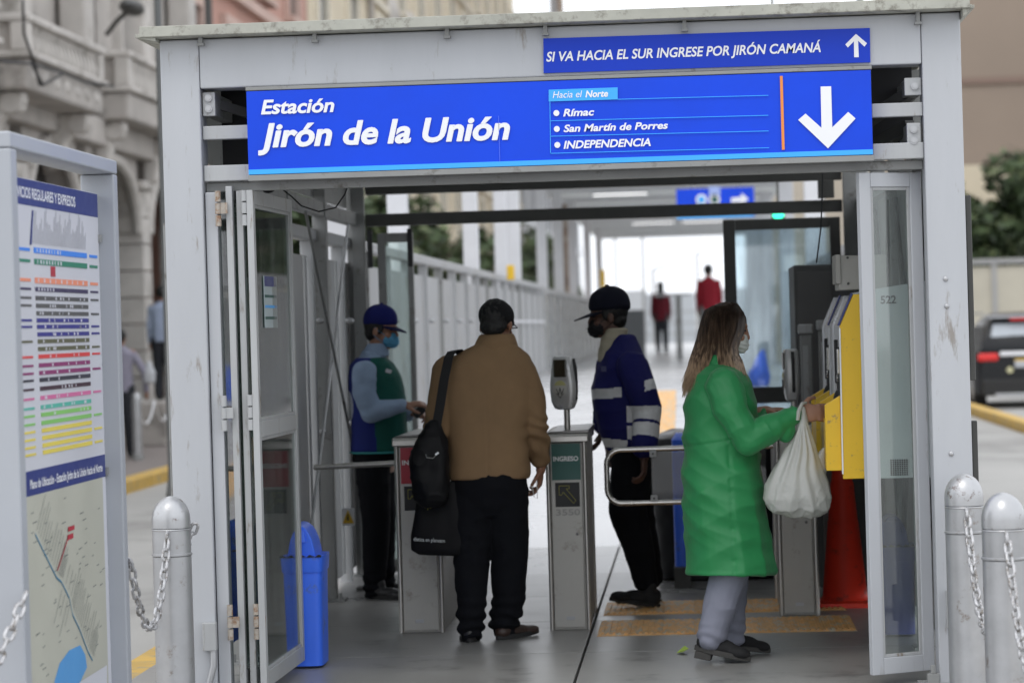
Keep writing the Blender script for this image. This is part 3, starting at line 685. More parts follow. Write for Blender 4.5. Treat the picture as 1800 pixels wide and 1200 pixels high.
chain('steel chain between the two bollards beside the right column', (1.087, 11.65, .722), (1.105, 10.55, .72), .40, (1.085, 11.65, .73))
chain('steel chain between the two nearest bollards at the right edge', (1.107, 10.34, .722), (1.135, 9.35, .72), .42, (1.1, 10.35, .73))

# ================================================================ TURNSTILES
def turnstile(x, y, label, panel, word, number=None, validator=True, dep=.9, top=1.0, w=.212, turn=-.42):
    t = root('turnstile', (x, y, 0), label, 'turnstile', 'steel turnstile cabinets'); x0, x1 = x-w/2, x+w/2
    MB().box(x0+.012, x1-.012, y+.018, y+dep-.02, .0, .955).build('cabinet', M_STEEL_PANEL, t, bevel=.004)
    MB().box(x0+.024, x1-.030, y+.006, y+.0175, .012, .952).build('front_panel', M_STEEL_PANEL, t, bevel=.003)
    for xx in (x0+.011, x1-.013):
        MB().tube([(xx, y+.012, 0), (xx, y+.012, .957)], .0115, n=14).build('corner_post', M_STEEL, t, smooth=True)
        MB().tube([(xx, y+dep-.02, 0), (xx, y+dep-.02, .957)], .0115, n=14).build('corner_post', M_STEEL, t, smooth=True)
    MB().prismx([(y-.012, .958), (y+dep+.01, .958), (y+dep+.01, 1.0), (y-.004, 1.0), (y-.012, .985)], x0-.008, x1+.008).build('rim', M_STEEL, t, bevel=.004)
    MB().prism([(x0-.006, 1.002), (x1+.014, 1.002), (x1+.014, 1.018), (x0+.03, 1.012)], y, y+dep).build('top_plate', M_STEELD, t, bevel=.004)
    pn = MB().box(x0+.032, x1-.034, y+.001, y+.0055, .765, .950).build('sign_panel', panel, t)
    if word: lettering('lettering', word, x0+.040, x1-.044, .862, .0235, y-.001, mat('panel_letter', (.78, .80, .80), .5), pn, bold=.03)
    bk = MB().box(x0+.046, x1-.042, y+.001, y+.0055, .628, .752).build('arrow_panel', M_BLACK, t, bevel=.002)
    cx, cz = x0+.108, .690; ol = [(-.042, .045), (.010, .045), (.010, .030), (-.006, .030), (.042, -.030), (.030, -.045), (-.022, .014), (-.030, -.002), (-.042, -.002)]
    ar = MB()
    for a, b_ in zip(ol, ol[1:]+ol[:1]): ar.bar((cx+a[0], y-.0008, cz+a[1]), (cx+b_[0], y-.0008, cz+b_[1]), .0022, .0022)
    ar.build('arrow_outline', mat('dim_yellow', (.32, .30, .03), .5), bk)
    if number: lettering('number', number, x0+.047, x1-.042, .585, .031, y+.0045, mat('number_grey', (.27, .27, .26), .5), t, bold=.015)
    MB().tube([(x1-.060, y+.001, .488), (x1-.060, y+.008, .488)], .009, n=12).build('lock', M_STEELD, t); MB().tube([(x1-.060, y-.001, .488), (x1-.060, y+.001, .488)], .004, n=8).build('keyhole', M_BLACK, t)
    MB().box(x0+.085, x0+.128, y+.002, y+.006, .052, .070).build('plate', M_PAINT, t, bevel=.001)
    if validator: make_validator(t, x+.004, y+.13, 1.015, turn)
    return t
def make_validator(t, x, y, z, turn=-.42):
    MB().tube([(x, y+.03, z-.005), (x, y+.03, z+.12)], .016, n=16).build('pole', M_STEEL, t, smooth=True)
    cx, cy = x-.010, y
    R = Matrix.Rotation(turn, 3, 'Z')
    def rot(me_):
        for i, p in enumerate(me_.v):
            q = R @ Vector((p[0]-cx, p[1]-cy, p[2])); me_.v[i] = (q.x+cx, q.y+cy, q.z)
        return me_
    rg = [(0.105, .034, .022), (.112, .050, .032), (.145, .066, .038), (.20, .072, .04), (.24, .071, .04), (.32, .060, .04), (.368, .054, .037), (.377, .046, .030)]
    hd = rot(MB().loft([((cx, cy, z+a), b_, c_, 0) for a, b_, c_ in rg], n=36, p=3.6)).build('reader_head', mat('reader_silver', (.52, .52, .52), .30, metal=.3, var=.05), t, smooth=True)
    rot(MB().box(cx-.037, cx+.037, cy-.046, cy-.036, z+.272, z+.362)).build('screen', mat('dark_screen', (.035, .03, .02), .15, spec=.7), hd, bevel=.006)
    # badge: pale disc with yellow top and a small emblem
    disc = MB().tube([(cx, cy-.0415, z+.215), (cx, cy-.0445, z+.215)], .042, n=28)
    rot(disc).build('badge', mat('badge_pale', (.50, .49, .46), .4), hd)
    hy = MB(); pts = [(cx+.036*math.cos(a), z+.215+.040*math.sin(a)) for a in [math.pi*(.12+.76*i/10) for i in range(11)]]
    hy.prism(pts, cy-.046, cy-.0446); rot(hy).build('badge_top', mat('badge_yellow', (.46, .44, .20), .5), hd)
    em = MB()
    for a, b_ in (((-.022, .012), (-.008, -.02)), ((-.008, -.02), (0, .016)), ((0, .016), (.008, -.02)), ((.008, -.02), (.022, .012)), ((-.02, -.012), (0, -.036)), ((0, -.036), (.02, -.012))):
        em.bar((cx+a[0], cy-.0465, z+.202+a[1]), (cx+b_[0], cy-.0465, z+.202+b_[1]), .004, .002)
    rot(em).build('badge_emblem', M_DARK, hd)
    em2 = MB().loft([((cx+.0625*b_, cy+.004, z+a), .012, .009, 0) for a, b_ in ((.125, .6), (.16, .98), (.24, 1.03), (.32, .98), (.365, .8))], n=16, p=4)
    rot(em2).build('side_stripe', M_BLACK, hd)
turnstile(-1.432, 14.50, 'left turnstile cabinet with red panel and a bar sticking out, behind the black bag', M_REDP, 'INGRESO', None, False, w=.236)
tl = bpy.data.objects['turnstile']
arm = MB(); a0 = at(553, 808, 14.95); arm.tube([(a0.x, 14.95, .84), (-1.545, 14.95, .852)], .0150, n=14); arm.ell((a0.x, 14.95, .84), (.008, .0148, .0148)); arm.build('bar_arm', M_STEEL, tl, smooth=True)
MB().tube([(-1.56, 14.95, .86), (-1.54, 14.95, .86)], .045, n=20).build('bar_hub', M_STEELD, tl, smooth=True)
turnstile(-.668, 14.48, 'middle turnstile cabinet with green entry panel and round card reader', M_GREENP, 'INGRESO', '3550', True)
t3 = turnstile(.512, 14.93, 'right turnstile post beside the ticket machines, holding the swing gate', M_STEEL_PANEL, None, None, True, turn=-1.5)
gt = root('swing_gate', (.38, 15.1, .74), 'low tubular swing gate with smoked panel, between middle and right turnstile', 'gate')
x0, x1, z0, z1, R0, gy = -.482, .40, .600, .884, .075, 15.1
pts = [(x1, gy, z1), (x0+R0, gy, z1)]+[(x0+R0-R0*math.sin(a), gy, z1-R0+R0*math.cos(a)) for a in [math.pi/2*i/7 for i in range(1, 8)]]
pts += [(x0+R0-R0*math.cos(a), gy, z0+R0-R0*math.sin(a)) for a in [math.pi/2*i/7 for i in range(8)]]+[(x1, gy, z0)]
MB().tube(pts, .0150, n=14).build('gate_tube', M_CHROME, gt, smooth=True)
MB().box(-.245, .36, gy-.004, gy+.004, .618, .866).build('gate_panel', M_ACRYL, gt)
for x in (-.235, .3):
    for z in (.842, .606): 
        c_ = MB().box(x-.018, x+.018, gy-.022, gy-.005, z, z+.034).build('clamp', M_PAINT2, gt, bevel=.002); MB().tube([(x, gy-.026, z+.017), (x, gy-.021, z+.017)], .006, n=8).build('screw', M_DARK, c_)

# ================================================================ TICKET MACHINES
M_FACE = mat('face_metal', (.50, .51, .53), .3, metal=.5, var=.1)
def ticket_machine(y0, y1, label, near, x_off=0.):
    t = root('ticket_machine', (.85+x_off, (y0+y1)/2, .84), label, 'ticket machine', 'yellow and grey ticket machines on the right wall'); ox = x_off
    body = [(.742, .836), (1.06, .836), (1.06, 1.705), (.80, 1.672), (.742, 1.62)]
    bd = MB().prism([(x+ox, z) for x, z in body], y0, y1).build('cabinet', M_MACH, t, bevel=.004)
    fr = [(.640, .838), (.741, .838), (.741, 1.652), (.706, 1.652), (.644, 1.515)]
    MB().prism([(x+ox, z) for x, z in fr], y0+.008, y0+.055).build('side_cheek', M_YELLOW if near else M_FACE, t, bevel=.003)
    MB().prism([(x+ox, z) for x, z in fr], y1-.055, y1-.008).build('side_cheek', M_FACE, t, bevel=.003)
    fc = [(.652, .85), (.741, .85), (.741, 1.64), (.712, 1.64), (.654, 1.51)]
    face = MB().prism([(x+ox, z) for x, z in fc], y0+.057, y1-.057).build('front_face', M_FACE, t, bevel=.003)
    MB().prism([(.636+ox, .86), (.642+ox, .86), (.646+ox, 1.50), (.640+ox, 1.51)], y0+.004, y0+.03).build('white_edge', M_WHITE, t)
    MB().prism([(.641+ox, 1.515), (.704+ox, 1.654), (.698+ox, 1.657), (.636+ox, 1.517)], y0+.004, y0+.10).build('blue_trim', M_NAVY, t)
    tr = [(.569, .874), (.638, .874), (.638, 1.206), (.569, 1.165)]
    tray = MB().prism([(x+ox, z) for x, z in tr], y0+.04, y0+.075).build('tray_side', M_YELLOW, t, bevel=.003)
    MB().prism([(x+ox, z) for x, z in tr], y1-.27, y1-.235).build('tray_side', M_YELLOW, t, bevel=.003)
    MB().prism([(.572+ox, .876), (.636+ox, .876), (.636+ox, 1.12), (.572+ox, 1.10)], y0+.077, y1-.272).build('tray', M_YELLOW, t, bevel=.002)
    for (ya, yb, za, zb) in ((y0+.16, y0+.20, 1.18, 1.42), (y0+.30, y0+.36, 1.20, 1.36), (y0+.46, y0+.52, 1.25, 1.45)):
        MB().box(.640+ox, .656+ox, ya, yb, za, zb).build('slot', M_BLACK, face, bevel=.004)
    MB().tube([(.636+ox, y0+.24, 1.28), (.656+ox, y0+.24, 1.28)], .018, n=12).build('coin_slot', M_CHROME, face, smooth=True)
    MB().ell((.648+ox, y0+.17, 1.18), (.035, .05, .055)).build('coin_cup', M_BLACK, face, smooth=True)
    MB().box(.632+ox, .648+ox, y0+.1, y0+.14, 1.30, 1.41).build('card_slot', M_CHROME, face, bevel=.004)
    return t, bd
tm, bd = ticket_machine(12.62, 13.42, 'nearest ticket machine with yellow front, number on its grey side behind the glass', True)
ysd = 12.617
a, b_ = at(1548, 534, ysd), at(1575.5, 532, ysd)
lettering('number', '522', a.x, b_.x, at(1548, 533.5, ysd).z, .034, ysd, M_BLACK, bd, bold=.025)
vn = MB(); v0, v1 = at(1565, 836, ysd), at(1596, 806, ysd)
for i in range(8):
    for j in range(8):
        vx, vz = v0.x+(v1.x-v0.x)*(i+.5)/8, v0.z+(v1.z-v0.z)*(j+.5)/8; vn.box(vx-.0034, vx+.0034, ysd-.001, ysd+.003, vz-.0034, vz+.0034)
o = vn.build('vent_grid', M_BLACK, bd)
ticket_machine(13.60, 14.40, 'second ticket machine farther back, mostly hidden behind the nearest one', False)
MB().box(.735, .741, 12.614, 12.62, .84, 1.64).build('seam', M_DARK, tm)
jb = root('junction_box', (.75, 12.9, 1.66), 'plain grey metal box standing on top of the nearest ticket machine', 'metal box')
MB().box(.646, .86, 12.70, 13.0, 1.672, 1.825).build('box_body', mat('box_beige', (.33, .32, .295), .5, var=.08), jb, bevel=.004); MB().box(.636, .658, 12.69, 13.01, 1.70, 1.83).build('box_lid', mat('box_beige', (0, 0, 0)), jb, bevel=.003)
for x, z in ((.69, 1.815), (.69, 1.70)): MB().tube([(x, 12.694, z), (x, 12.70, z)], .006, n=8).build('screw', M_DARK, jb)
cb = root('service_cabinet', (.75, 17, 0), 'tall dark grey cabinet against the right wall behind the card reader', 'cabinet')
MB().box(.585, 1.02, 16.5, 17.4, 0, 1.86).build('cabinet_body', mat('cabinet_dark', (.085, .088, .088), .5, var=.1), cb, bevel=.006)
MB().box(.60, .80, 16.492, 16.499, .9, 1.82).build('door', mat('cabinet_dark2', (.10, .10, .10), .45), cb, bevel=.003)
for x, h_, yy in ((.62, 1.52, 15.95), (.72, 1.54, 15.9)):
    t = root('card_post', (x, yy, 0), 'slim grey card reader post, %s one beside the dark cabinet' % ('left' if x < .7 else 'right'), 'post')
    MB().box(x-.03, x+.035, yy-.03, yy+.03, 0, h_-.06).build('post', M_MID, t, bevel=.008); MB().box(x-.04, x+.045, yy-.04, yy+.04, h_-.055, h_).build('head', M_PAINT2, t, bevel=.01); MB().box(x-.018, x+.012, yy-.034, yy-.031, 1.05, h_-.12).build('face_plate', M_PAINT2, t)

# ================================================================ BINS, CONE, BLACK BOX
def bin_thing(cx, cy, h, w, d, label, m, group='swing lid bins', lidtilt=0):
    t = root('bin', (cx, cy, 0), label, 'bin', group)
    MB().loft([((cx, cy, 0.012), w*.44, d*.44, 0), ((cx, cy, h-.075), w*.475, d*.475, 0)], n=40, p=7).build('bin_body', m, t, smooth=True)
    MB().loft([((cx, cy, h-.074), w*.5, d*.5, 0), ((cx, cy, h-.06), w*.508, d*.508, 0), ((cx, cy, h), w*.525, d*.52, 0)], n=40, p=7).build('rim', m, t, smooth=True)
    ld = MB(); prof = [(-w*.40, h-.02)]+[(-w*.40*math.cos(a), h+.002+.145*math.sin(a)) for a in [math.pi*i/12 for i in range(1, 12)]]+[(w*.44, h-.02)]
    ld.prism([(cx+x*1.05-.02, z) for x, z in prof], cy-d*.42, cy+d*.42); lo = ld.build('lid', m, t, smooth=True, bevel=.006)
    sw = MB().loft([((cx-.03, cy-d*.425, h+.065), .052, .012, 0), ((cx-.03, cy-d*.425, h+.12), .045, .012, 0)], n=24, p=4).build('swing_flap', m, lo, smooth=True)
    fl = MB(); n_ = 14
    for i in range(n_):      # crumpled liner edge
        a = i/n_; xx = cx-w*.5+w*a; fl.add([(xx, cy-d*.53, h-.004), (xx+w/n_, cy-d*.53, h-.004), (xx+w/n_, cy-d*.5, h+.004+.005*math.sin(i*2.1+1)), (xx, cy-d*.5, h+.004+.005*math.sin(i*2.1-1.1))], [(0, 1, 2, 3)])
    fl.build('bin_liner', mat('liner_black', (.03, .03, .035), .3), t)
    return t
bin_thing(-1.84, 13.19, .52, .19, .30, 'bright blue swing lid bin half hidden behind the folded left door', M_BLUEPL)
bin_thing(-2.02, 13.62, .52, .17, .26, 'second blue bin farther back behind the door leaves, seen through the glass', M_BLUEPL)
bin_thing(.955, 13.95, .44, .17, .26, 'dark blue round topped bin behind the glass of the right door leaf', M_NAVYPL)
cn = root('traffic_cone', (.78, 15.45, 0), 'tall red plastic cone on a square base beside the ticket machines', 'traffic cone')
MB().lathe([(.138, .03), (.122, .05), (.083, .45), (.080, .455), (.062, .66), (.058, .665), (.034, .93), (.026, .95)], (.775, 15.45, 0), n=32).build('cone_body', M_RED, cn, smooth=True)
MB().loft([((.775, 15.45, 0), .215, .2, 0), ((.775, 15.45, .025), .21, .195, 0), ((.775, 15.45, .032), .15, .15, 0)], n=32, p=6).build('cone_base', M_RED, cn, smooth=True)
bk = root('black_tub', (.12, 17.3, 0), 'large soft black covered tub standing behind the swing gate and the woman', 'tub')
mbk = MB(); mbk.loft([((.115, 17.35, 0), .36, .30, 0), ((.115, 17.35, .3), .39, .32, 0), ((.115, 17.35, .78), .41, .34, 0), ((.115, 17.35, .86), .38, .31, 0), ((.115, 17.35, .895), .26, .2, 0)], n=36, p=5)
organic('cover', mbk, mat('black_plastic_sheet', (.012, .012, .014), .42, var=.2), bk, voxel=.015, smooth=2, disp=lambda c: .014*vnoise(c*np.array([7, 7, 2.2]))+.006*vnoise(c*19))
jg = root('water_jug', (-.11, 16.9, 0), 'narrow blue plastic container seen through the smoked gate panel', 'container')
MB().box(-.155, -.06, 16.62, 16.95, 0, .12).build('stand', M_DARK, jg)
MB().loft([((-.105, 16.80, .12), .045, .10, 0), ((-.105, 16.8, .60), .045, .10, 0), ((-.105, 16.8, .86), .045, .10, 0), ((-.105, 16.8, .90), .02, .04, 0)], n=24, p=5).build('jug_body', M_BLUEPL, jg, smooth=True)
# sticker and small post at the back left
stn = root('floor_motor', (-1.955, 17.0, 0), 'small dark door motor unit on the floor by the left wall', 'door motor')
MB().loft([((-1.96, 17.0, 0), .055, .05, 0), ((-1.96, 17.0, .22), .05, .045, 0), ((-1.96, 17, .40), .03, .03, 0)], n=16, p=4).build('motor_body', M_MID, stn, smooth=True); MB().box(-2.06, -1.84, 16.93, 17.07, 0, .02).build('foot_plate', M_DARK, stn); MB().tube([(-1.89, 16.98, 0), (-1.885, 16.98, .6)], .018, n=8).build('guide_post', M_MID, stn)
sti = root('warning_sticker', (-2, 16.7, .5), 'small white sticker with a yellow warning triangle low on the left wall', 'sticker')
q = at(612, 908, 16.9); MB().box(q.x-.037, q.x+.037, 16.9, 16.905, q.z-.052, q.z+.052).build('sticker_sheet', M_WHITE, sti)
MB().prism([(q.x-.034, q.z-.038), (q.x+.034, q.z-.038), (q.x+.003, q.z+.036), (q.x-.003, q.z+.036)], 16.896, 16.899).build('triangle', M_YELLOW, sti); MB().prism([(q.x-.008, q.z-.02), (q.x+.006, q.z-.02), (q.x+.003, q.z+.018), (q.x-.004, q.z+.018)], 16.893, 16.895).build('bolt_symbol', M_BLACK, sti)

# ================================================================ STATION BEYOND: FENCE, CANOPY
M_FENCE = mat('fence_sheet', (.39, .40, .41), .45, var=.08, vscale=1.5, dirt=(.28, .27, .25), dirt_amt=.18, dirt_scale=4, stretch=(1.5, 1.5, .5))
M_COLW = mat('white_column_paint', (.66, .67, .70), .45, var=.05)
def fence(x, ya, yb, bay, label, side, top=2.13):
    t = root('station_fence', (x, ya, 0), label, 'fence', 'station side fences'); n = int(round((yb-ya)/bay))
    def fz(y): return 0 if y < 19.9 else min(.85, (y-19.9)/10.1*.85)
    MB().box(x-.045, x+.045, ya, yb, top-.05, top+.02).build('top_rail', M_FENCE, t, bevel=.01)
    pm = {}
    for i in range(n):
        y0 = ya+i*bay; z0 = fz(y0+bay/2)+.06
        MB().box(x-.035, x+.035, y0-.035, y0+.035, fz(y0)-.1, top-.052).build('post', M_MID if i % 4 == 0 else M_FENCE, t)
        MB().box(x-.012, x+.012, y0+.10, y0+bay-.26, z0, top-.14).build('panel', M_FENCE, t)
        MB().box(x-.010, x+.010, y0+bay-.20, y0+bay-.09, z0, top-.14).build('panel', M_FENCE, t)
        if i < 14:
            MB().ell((x-side*.05, y0+.12, 1.62), (.03, .02, .02), n=8, k=6).build('knob', M_GALV, t, smooth=True); MB().ell((x-side*.05, y0+.12, .98), (.03, .02, .02), n=8, k=6).build('knob', M_GALV, t, smooth=True)
    MB().box(min(x-side*.04-.01, x-side*.04+.01), max(x-side*.04-.01, x-side*.04+.01), ya+16, yb, 1.60, 1.635).build('hand_rail', M_COLW, t)
    return t
fence(-2.20, 13.4, 41.4, 1.4, 'long pale grey panel fence running back along the left side of the station', -1)
fence(1.28, 19.2, 36.0, 1.4, 'grey panel fence along the right side of the station', 1)
lw = root('glass_balustrade', (-2.2, 41.5, .85), 'far grey glass balustrade continuing the left fence', 'balustrade', None)
for i in range(24): 
    y0 = 41.5+i*2.2; MB().box(-2.215, -2.185, y0+.05, y0+2.15, .9, 2.02).build('panel', mat('dull_glass_panel', (.27, .29, .30), .25), lw); MB().box(-2.24, -2.16, y0-.04, y0+.04, .8, 2.1).build('post', M_FENCE, lw)
MB().box(-2.24, -2.16, 41.5, 94.3, 2.03, 2.12).build('top_rail', M_FENCE, lw)
cano = root('platform_canopy', (-.6, 60, .85), 'pale canopy over the far platform on two rows of white columns', 'canopy')
M_CEIL = M_POLY
MB().box(-2.7, 1.7, 42, 80, 4.02, 4.12).build('ceiling', M_CEIL, cano)
for i, y in enumerate(range(43, 80, 4)): MB().box(-2.6, 1.6, y-.07, y+.07, 3.92, 4.018).build('cross_beam', M_COLW, cano)
M_LAMP = mat('lamp_diffuser', (.9, .9, .9), .5, emit=(1, 1, 1, 1.8))
for i, (x, y) in enumerate(((-1.7, 45.2), (-1.3, 53.2), (-.9, 61), (-.9, 69), (.5, 45.2), (.6, 53.2), (.3, 61), (.3, 69))):
    fx = MB().box(x-.55, x+.55, y-.16, y+.16, 3.975, 4.018).build('lamp_housing', M_COLW, cano); MB().box(x-.5, x+.5, y-.13, y+.13, 3.965, 3.974).build('lamp_diffuser', M_LAMP, fx)
for y in (18.9, 22.7, 30.2, 35.0, 37.6, 44.5, 50, 56, 64, 72):
    MB().box(-2.42, -2.26, y-.08, y+.08, -.28, min(4.01, 1.5+.105*y)).build('column', M_COLW, cano, bevel=.01)
for y in (34.2, 44.5, 56, 64, 72): MB().box(1.36, 1.60, y-.08, y+.08, -.28, 4.15).build('column', M_COLW, cano, bevel=.01)
for px, py0, py1, Y in ((898, 466, 492, 31), (1060, 474, 505, 47)):
    q0, q1 = at(px, py1, Y), at(px, py0, Y); o = MB().box(q0.x-.04, q0.x+.04, Y-.05, Y+.05, q0.z, q1.z).build('yellow_box', M_YELLOW, None, bevel=.01); tag(o, 'small yellow box above the fence, %s one' % ('left' if px < 1000 else 'right'), 'box', 'small yellow boxes above the fence')
hs = root('hanging_sign', (.33, 38, 3.1), 'blurred blue overhead sign with round icons and a white arrow pointing right', 'sign')
a, b_ = at(1190, 385, 38), at(1325, 326, 38)
MB().box(a.x, b_.x, 38, 38.08, a.z, b_.z-.02).build('board', M_SIGN, hs); MB().box(a.x, b_.x-.02, 37.99, 37.999, a.z, a.z+.06).build('light_stripe', M_CYAN, hs)
for px, m in ((1233, M_CYAN), (1256, M_GREENP)): q = at(px, 351, 37.98); MB().tube([(q.x, 37.99, q.z), (q.x, 37.97, q.z)], .075, n=20).build('icon', M_WHITE, hs); MB().tube([(q.x, 37.969, q.z), (q.x, 37.96, q.z)], .045, n=20).build('icon_symbol', m, hs)
flat_poly('arrow', [(1285, 348), (1303, 346), (1303, 339), (1316, 350), (1303, 360), (1303, 355), (1285, 356)], 37.97, .01, M_WHITE, hs)
flat_poly('panel', [(1246, 328), (1266, 328), (1266, 344), (1246, 344)], 37.97, .01, mat('sign_pale', (.35, .45, .8), .5), hs)
for x in (a.x+.2, b_.x-.2): MB().box(x-.02, x+.02, 38.02, 38.06, b_.z-.02, 4.0).build('hanger', M_MID, hs)
gl_ = root('signal_lamp', (1.0, 24, 2.5), 'small lit green signal lamp under the rear beam at the right', 'lamp')
q = at(1368, 378, 24); MB().ell(q, (.048, .03, .032), n=12, k=8).build('lamp_lens', mat('green_light', (.02, .5, .25), .3, emit=(.03, .9, .45, 3)), gl_, smooth=True); MB().box(q.x-.055, q.x+.055, 24.01, 24.06, q.z-.035, q.z+.05).build('lamp_housing', M_DARK, gl_)
MB().box(q.x-.01, q.x+.01, 24.02, 24.04, q.z+.05, 4.5).build('stem', M_DARK, gl_); MB().box(q.x-.02, 1.5, 24.0, 24.06, 4.5, 4.56).build('arm', M_DARK, gl_); MB().box(1.44, 1.5, 24.0, 24.06, -.2, 4.499).build('pole', M_MID, gl_)
# far barriers and cabinet on the platform
q = at(1110, 600, 50); o = MB().box(q.x-.2, q.x+.24, 50, 50.4, .85, at(1110, 545, 50).z).build('platform_cabinet', mat('grey_cabinet', (.10, .105, .11), .5), None, bevel=.02); tag(o, 'dark grey square cabinet on the far platform behind the capped guard', 'cabinet')
fb = root('far_barrier', (.35, 53, .85), 'slim grey barrier frame on the far platform between the two people in red', 'barrier')
q = at(1192, 520, 53)
MB().box(q.x-.06, q.x+.06, 53, 53.1, .85, q.z).build('post', M_MID, fb); MB().box(q.x-.45, q.x+.22, 53.02, 53.07, q.z+.002, q.z+.045).build('rail', M_FENCE, fb)
bb = root('blue_reflection', (.7, 30.3, .85), 'bright blue plastic bag on the platform seen through the rear glass door', 'bag')
m_ = MB(); q = at(1335, 650, 30.3); m_.loft([((q.x, 30.3, .85), .10, .08, 0), ((q.x, 30.3, .98), .12, .09, 0), ((q.x+.02, 30.3, 1.12), .07, .05, 0), ((q.x+.05, 30.3, 1.24), .02, .02, 0)], n=16)
organic('sack_shape', m_, M_BLUEPL, bb, voxel=.015, smooth=1, disp=lambda c: .012*vnoise(c*14))  # solid blue shape added in place of a reflection in the door glass
rp_ = root('yellow_sign_post', (.5, 62, .85), 'small orange and white blur of a litter stand low on the far platform', 'stand')
MB().box(.05, .25, 61, 61.2, .85, 1.35).build('stand_body', M_PAINT, rp_); MB().box(.08, .22, 60.98, 60.999, 1.0, 1.2).build('stand_label', M_ORANGE, rp_)

# ================================================================ BUILDINGS
M_STONE = mat('carved_stone', (.43, .40, .37), .8, var=.2, vscale=1.2, dirt=(.25, .235, .215), dirt_amt=.25, dirt_scale=1.5, bump=.3, bscale=8)
M_STONE2 = mat('pale_stone', (.54, .51, .475), .8, var=.18, vscale=1.5, dirt=(.24, .22, .19), dirt_amt=.25, dirt_scale=1.2, bump=.3, bscale=8)
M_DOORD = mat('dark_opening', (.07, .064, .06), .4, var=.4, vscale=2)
M_SHOPG = mat('shop_green', (.04, .12, .09), .4, var=.4, vscale=2)
XB = -8.55
st = root('stone_building', (-9.5, 40, 0), 'ornate grey stone building with carved balconies and an arcade on the left', 'building')
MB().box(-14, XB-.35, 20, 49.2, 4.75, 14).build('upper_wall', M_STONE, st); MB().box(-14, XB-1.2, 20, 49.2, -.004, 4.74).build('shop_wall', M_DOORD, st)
MB().box(XB-.6, XB+.10, 20, 49.2, 4.35, 4.745).build('cornice', M_STONE, st, bevel=.04)
piers = [28.4, 32.3, 36.2, 40.1, 44.5, 48.6]
for i, y in enumerate(piers):
    pr_ = MB().box(XB-.62, XB+.02, y-.40, y+.40, -.004, .5).build('pier', M_STONE2, st, bevel=.03)
    for k in range(8): MB().box(XB-.55, XB-.02, y-.32, y+.32, .51+k*.42, .51+k*.42+.405).build('stone_block', M_STONE2, pr_, bevel=.02)
    MB().box(XB-.6, XB+.03, y-.40, y+.40, 3.875, 4.02).build('capital', M_STONE2, pr_, bevel=.04)
    # spandrel and corbel scroll over the pier
    if i < len(piers)-1:
        y2 = piers[i+1]; n = 14; ya_, yb_ = y+.40, y2-.40; mid, rad = (ya_+yb_)/2, (yb_-ya_)/2
        pts = [(y, 4.02), (y, 4.349)]+[(y2, 4.349), (y2, 4.02)]
        arc = [(mid+rad*math.cos(math.pi*k/n), 3.2+1.05*math.sin(math.pi*k/n)) for k in range(n+1)]
        MB().prismx([(y+.33, 3.2)]+[(y+.33, 4.349), (y2-.33, 4.349), (y2-.33, 3.2)]+arc, XB-.45, XB-.10).build('arch', M_STONE, st)
        MB().tube([(XB-.08, a_, z_) for a_, z_ in arc], .09, n=8).build('archivolt', M_STONE2, st, smooth=True)
    MB().box(XB-1.1, XB-.9, y+.9, y+2.8, 0, 3.3).build('shop_window', M_SHOPG if i == 3 else M_WIN, st)
    MB().box(XB-.3, XB+.1, y-.3, y+.3, 4.76, 9).build('pilaster', M_STONE2, st, bevel=.05)
def balcony(y0, y1, proj, zt, zs, zb):
    x1 = XB+proj
    b = MB().box(XB-.1, x1, y0, y1, zb, zs).build('balcony_slab', M_STONE, st, bevel=.05)
    MB().box(XB-.1, x1+.07, y0-.07, y1+.07, zs+.002, zs+.09).build('moulding', M_STONE2, b, bevel=.03); MB().box(XB-.1, x1+.05, y0-.05, y1+.05, zt-.10, zt).build('hand_rail', M_STONE2, b, bevel=.03)
    MB().box(XB-.1, x1-.08, y0+.06, y1-.06, zs+.091, zt-.101).build('parapet', M_STONE, b)
    for yy in (y0+.10, y1-.10): MB().box(x1-.2, x1+.02, yy-.14, yy+.14, zs+.092, zt-.102).build('parapet_post', M_STONE2, b, bevel=.02)
    n = int((y1-y0-.5)/.24)
    for k in range(n): MB().lathe([(.04, 0), (.065, .1), (.03, (zt-zs)*.45), (.05, (zt-zs)*.6), (.04, zt-zs-.20)], (x1-.05, y0+.38+k*.24, zs+.095), n=8).build('baluster', M_STONE2, b, smooth=True)
    for yy in (y0+.35, y1-.35):
        MB().prism([(XB-.1, zb-.75), (XB+.10, zb-.7), (XB+.16, zb-.4), (x1-.35, zb-.28), (x1-.12, zb-.16), (x1-.12, zb-.004), (XB-.1, zb-.004)], yy-.16, yy+.16).build('corbel', M_STONE2, st, bevel=.04)
        MB().tube([(x1-.27, yy-.18, zb-.14), (x1-.27, yy+.18, zb-.14)], .13, n=12).build('scroll', M_STONE2, st, smooth=True)
    for yy in (y0+.7, y1-1.2): MB().box(XB-.36, XB-.30, yy, yy+.9, zs, zs+2.6).build('window', M_WIN, st); MB().box(XB-.36, XB-.2, yy-.16, yy-.002, zs, zs+2.8).build('window_jamb', M_STONE2, st)
balcony(34.0, 38.4, .60, 5.52, 4.98, 4.60); balcony(40.8, 45.2, .48, 5.72, 5.12, 4.72); balcony(28, 32.5, .6, 5.5, 4.98, 4.6)
for k in range(7): MB().ell((XB+.58, 34.4+k*.6, 4.80), (.05, .22, .10), n=8, k=6).build('carved_swag', M_STONE2, st, smooth=True)
MB().box(-8.6, -7.6, 40.4, 43.6, -.003, .62).build('doorstep', M_STONE, st, bevel=.02)
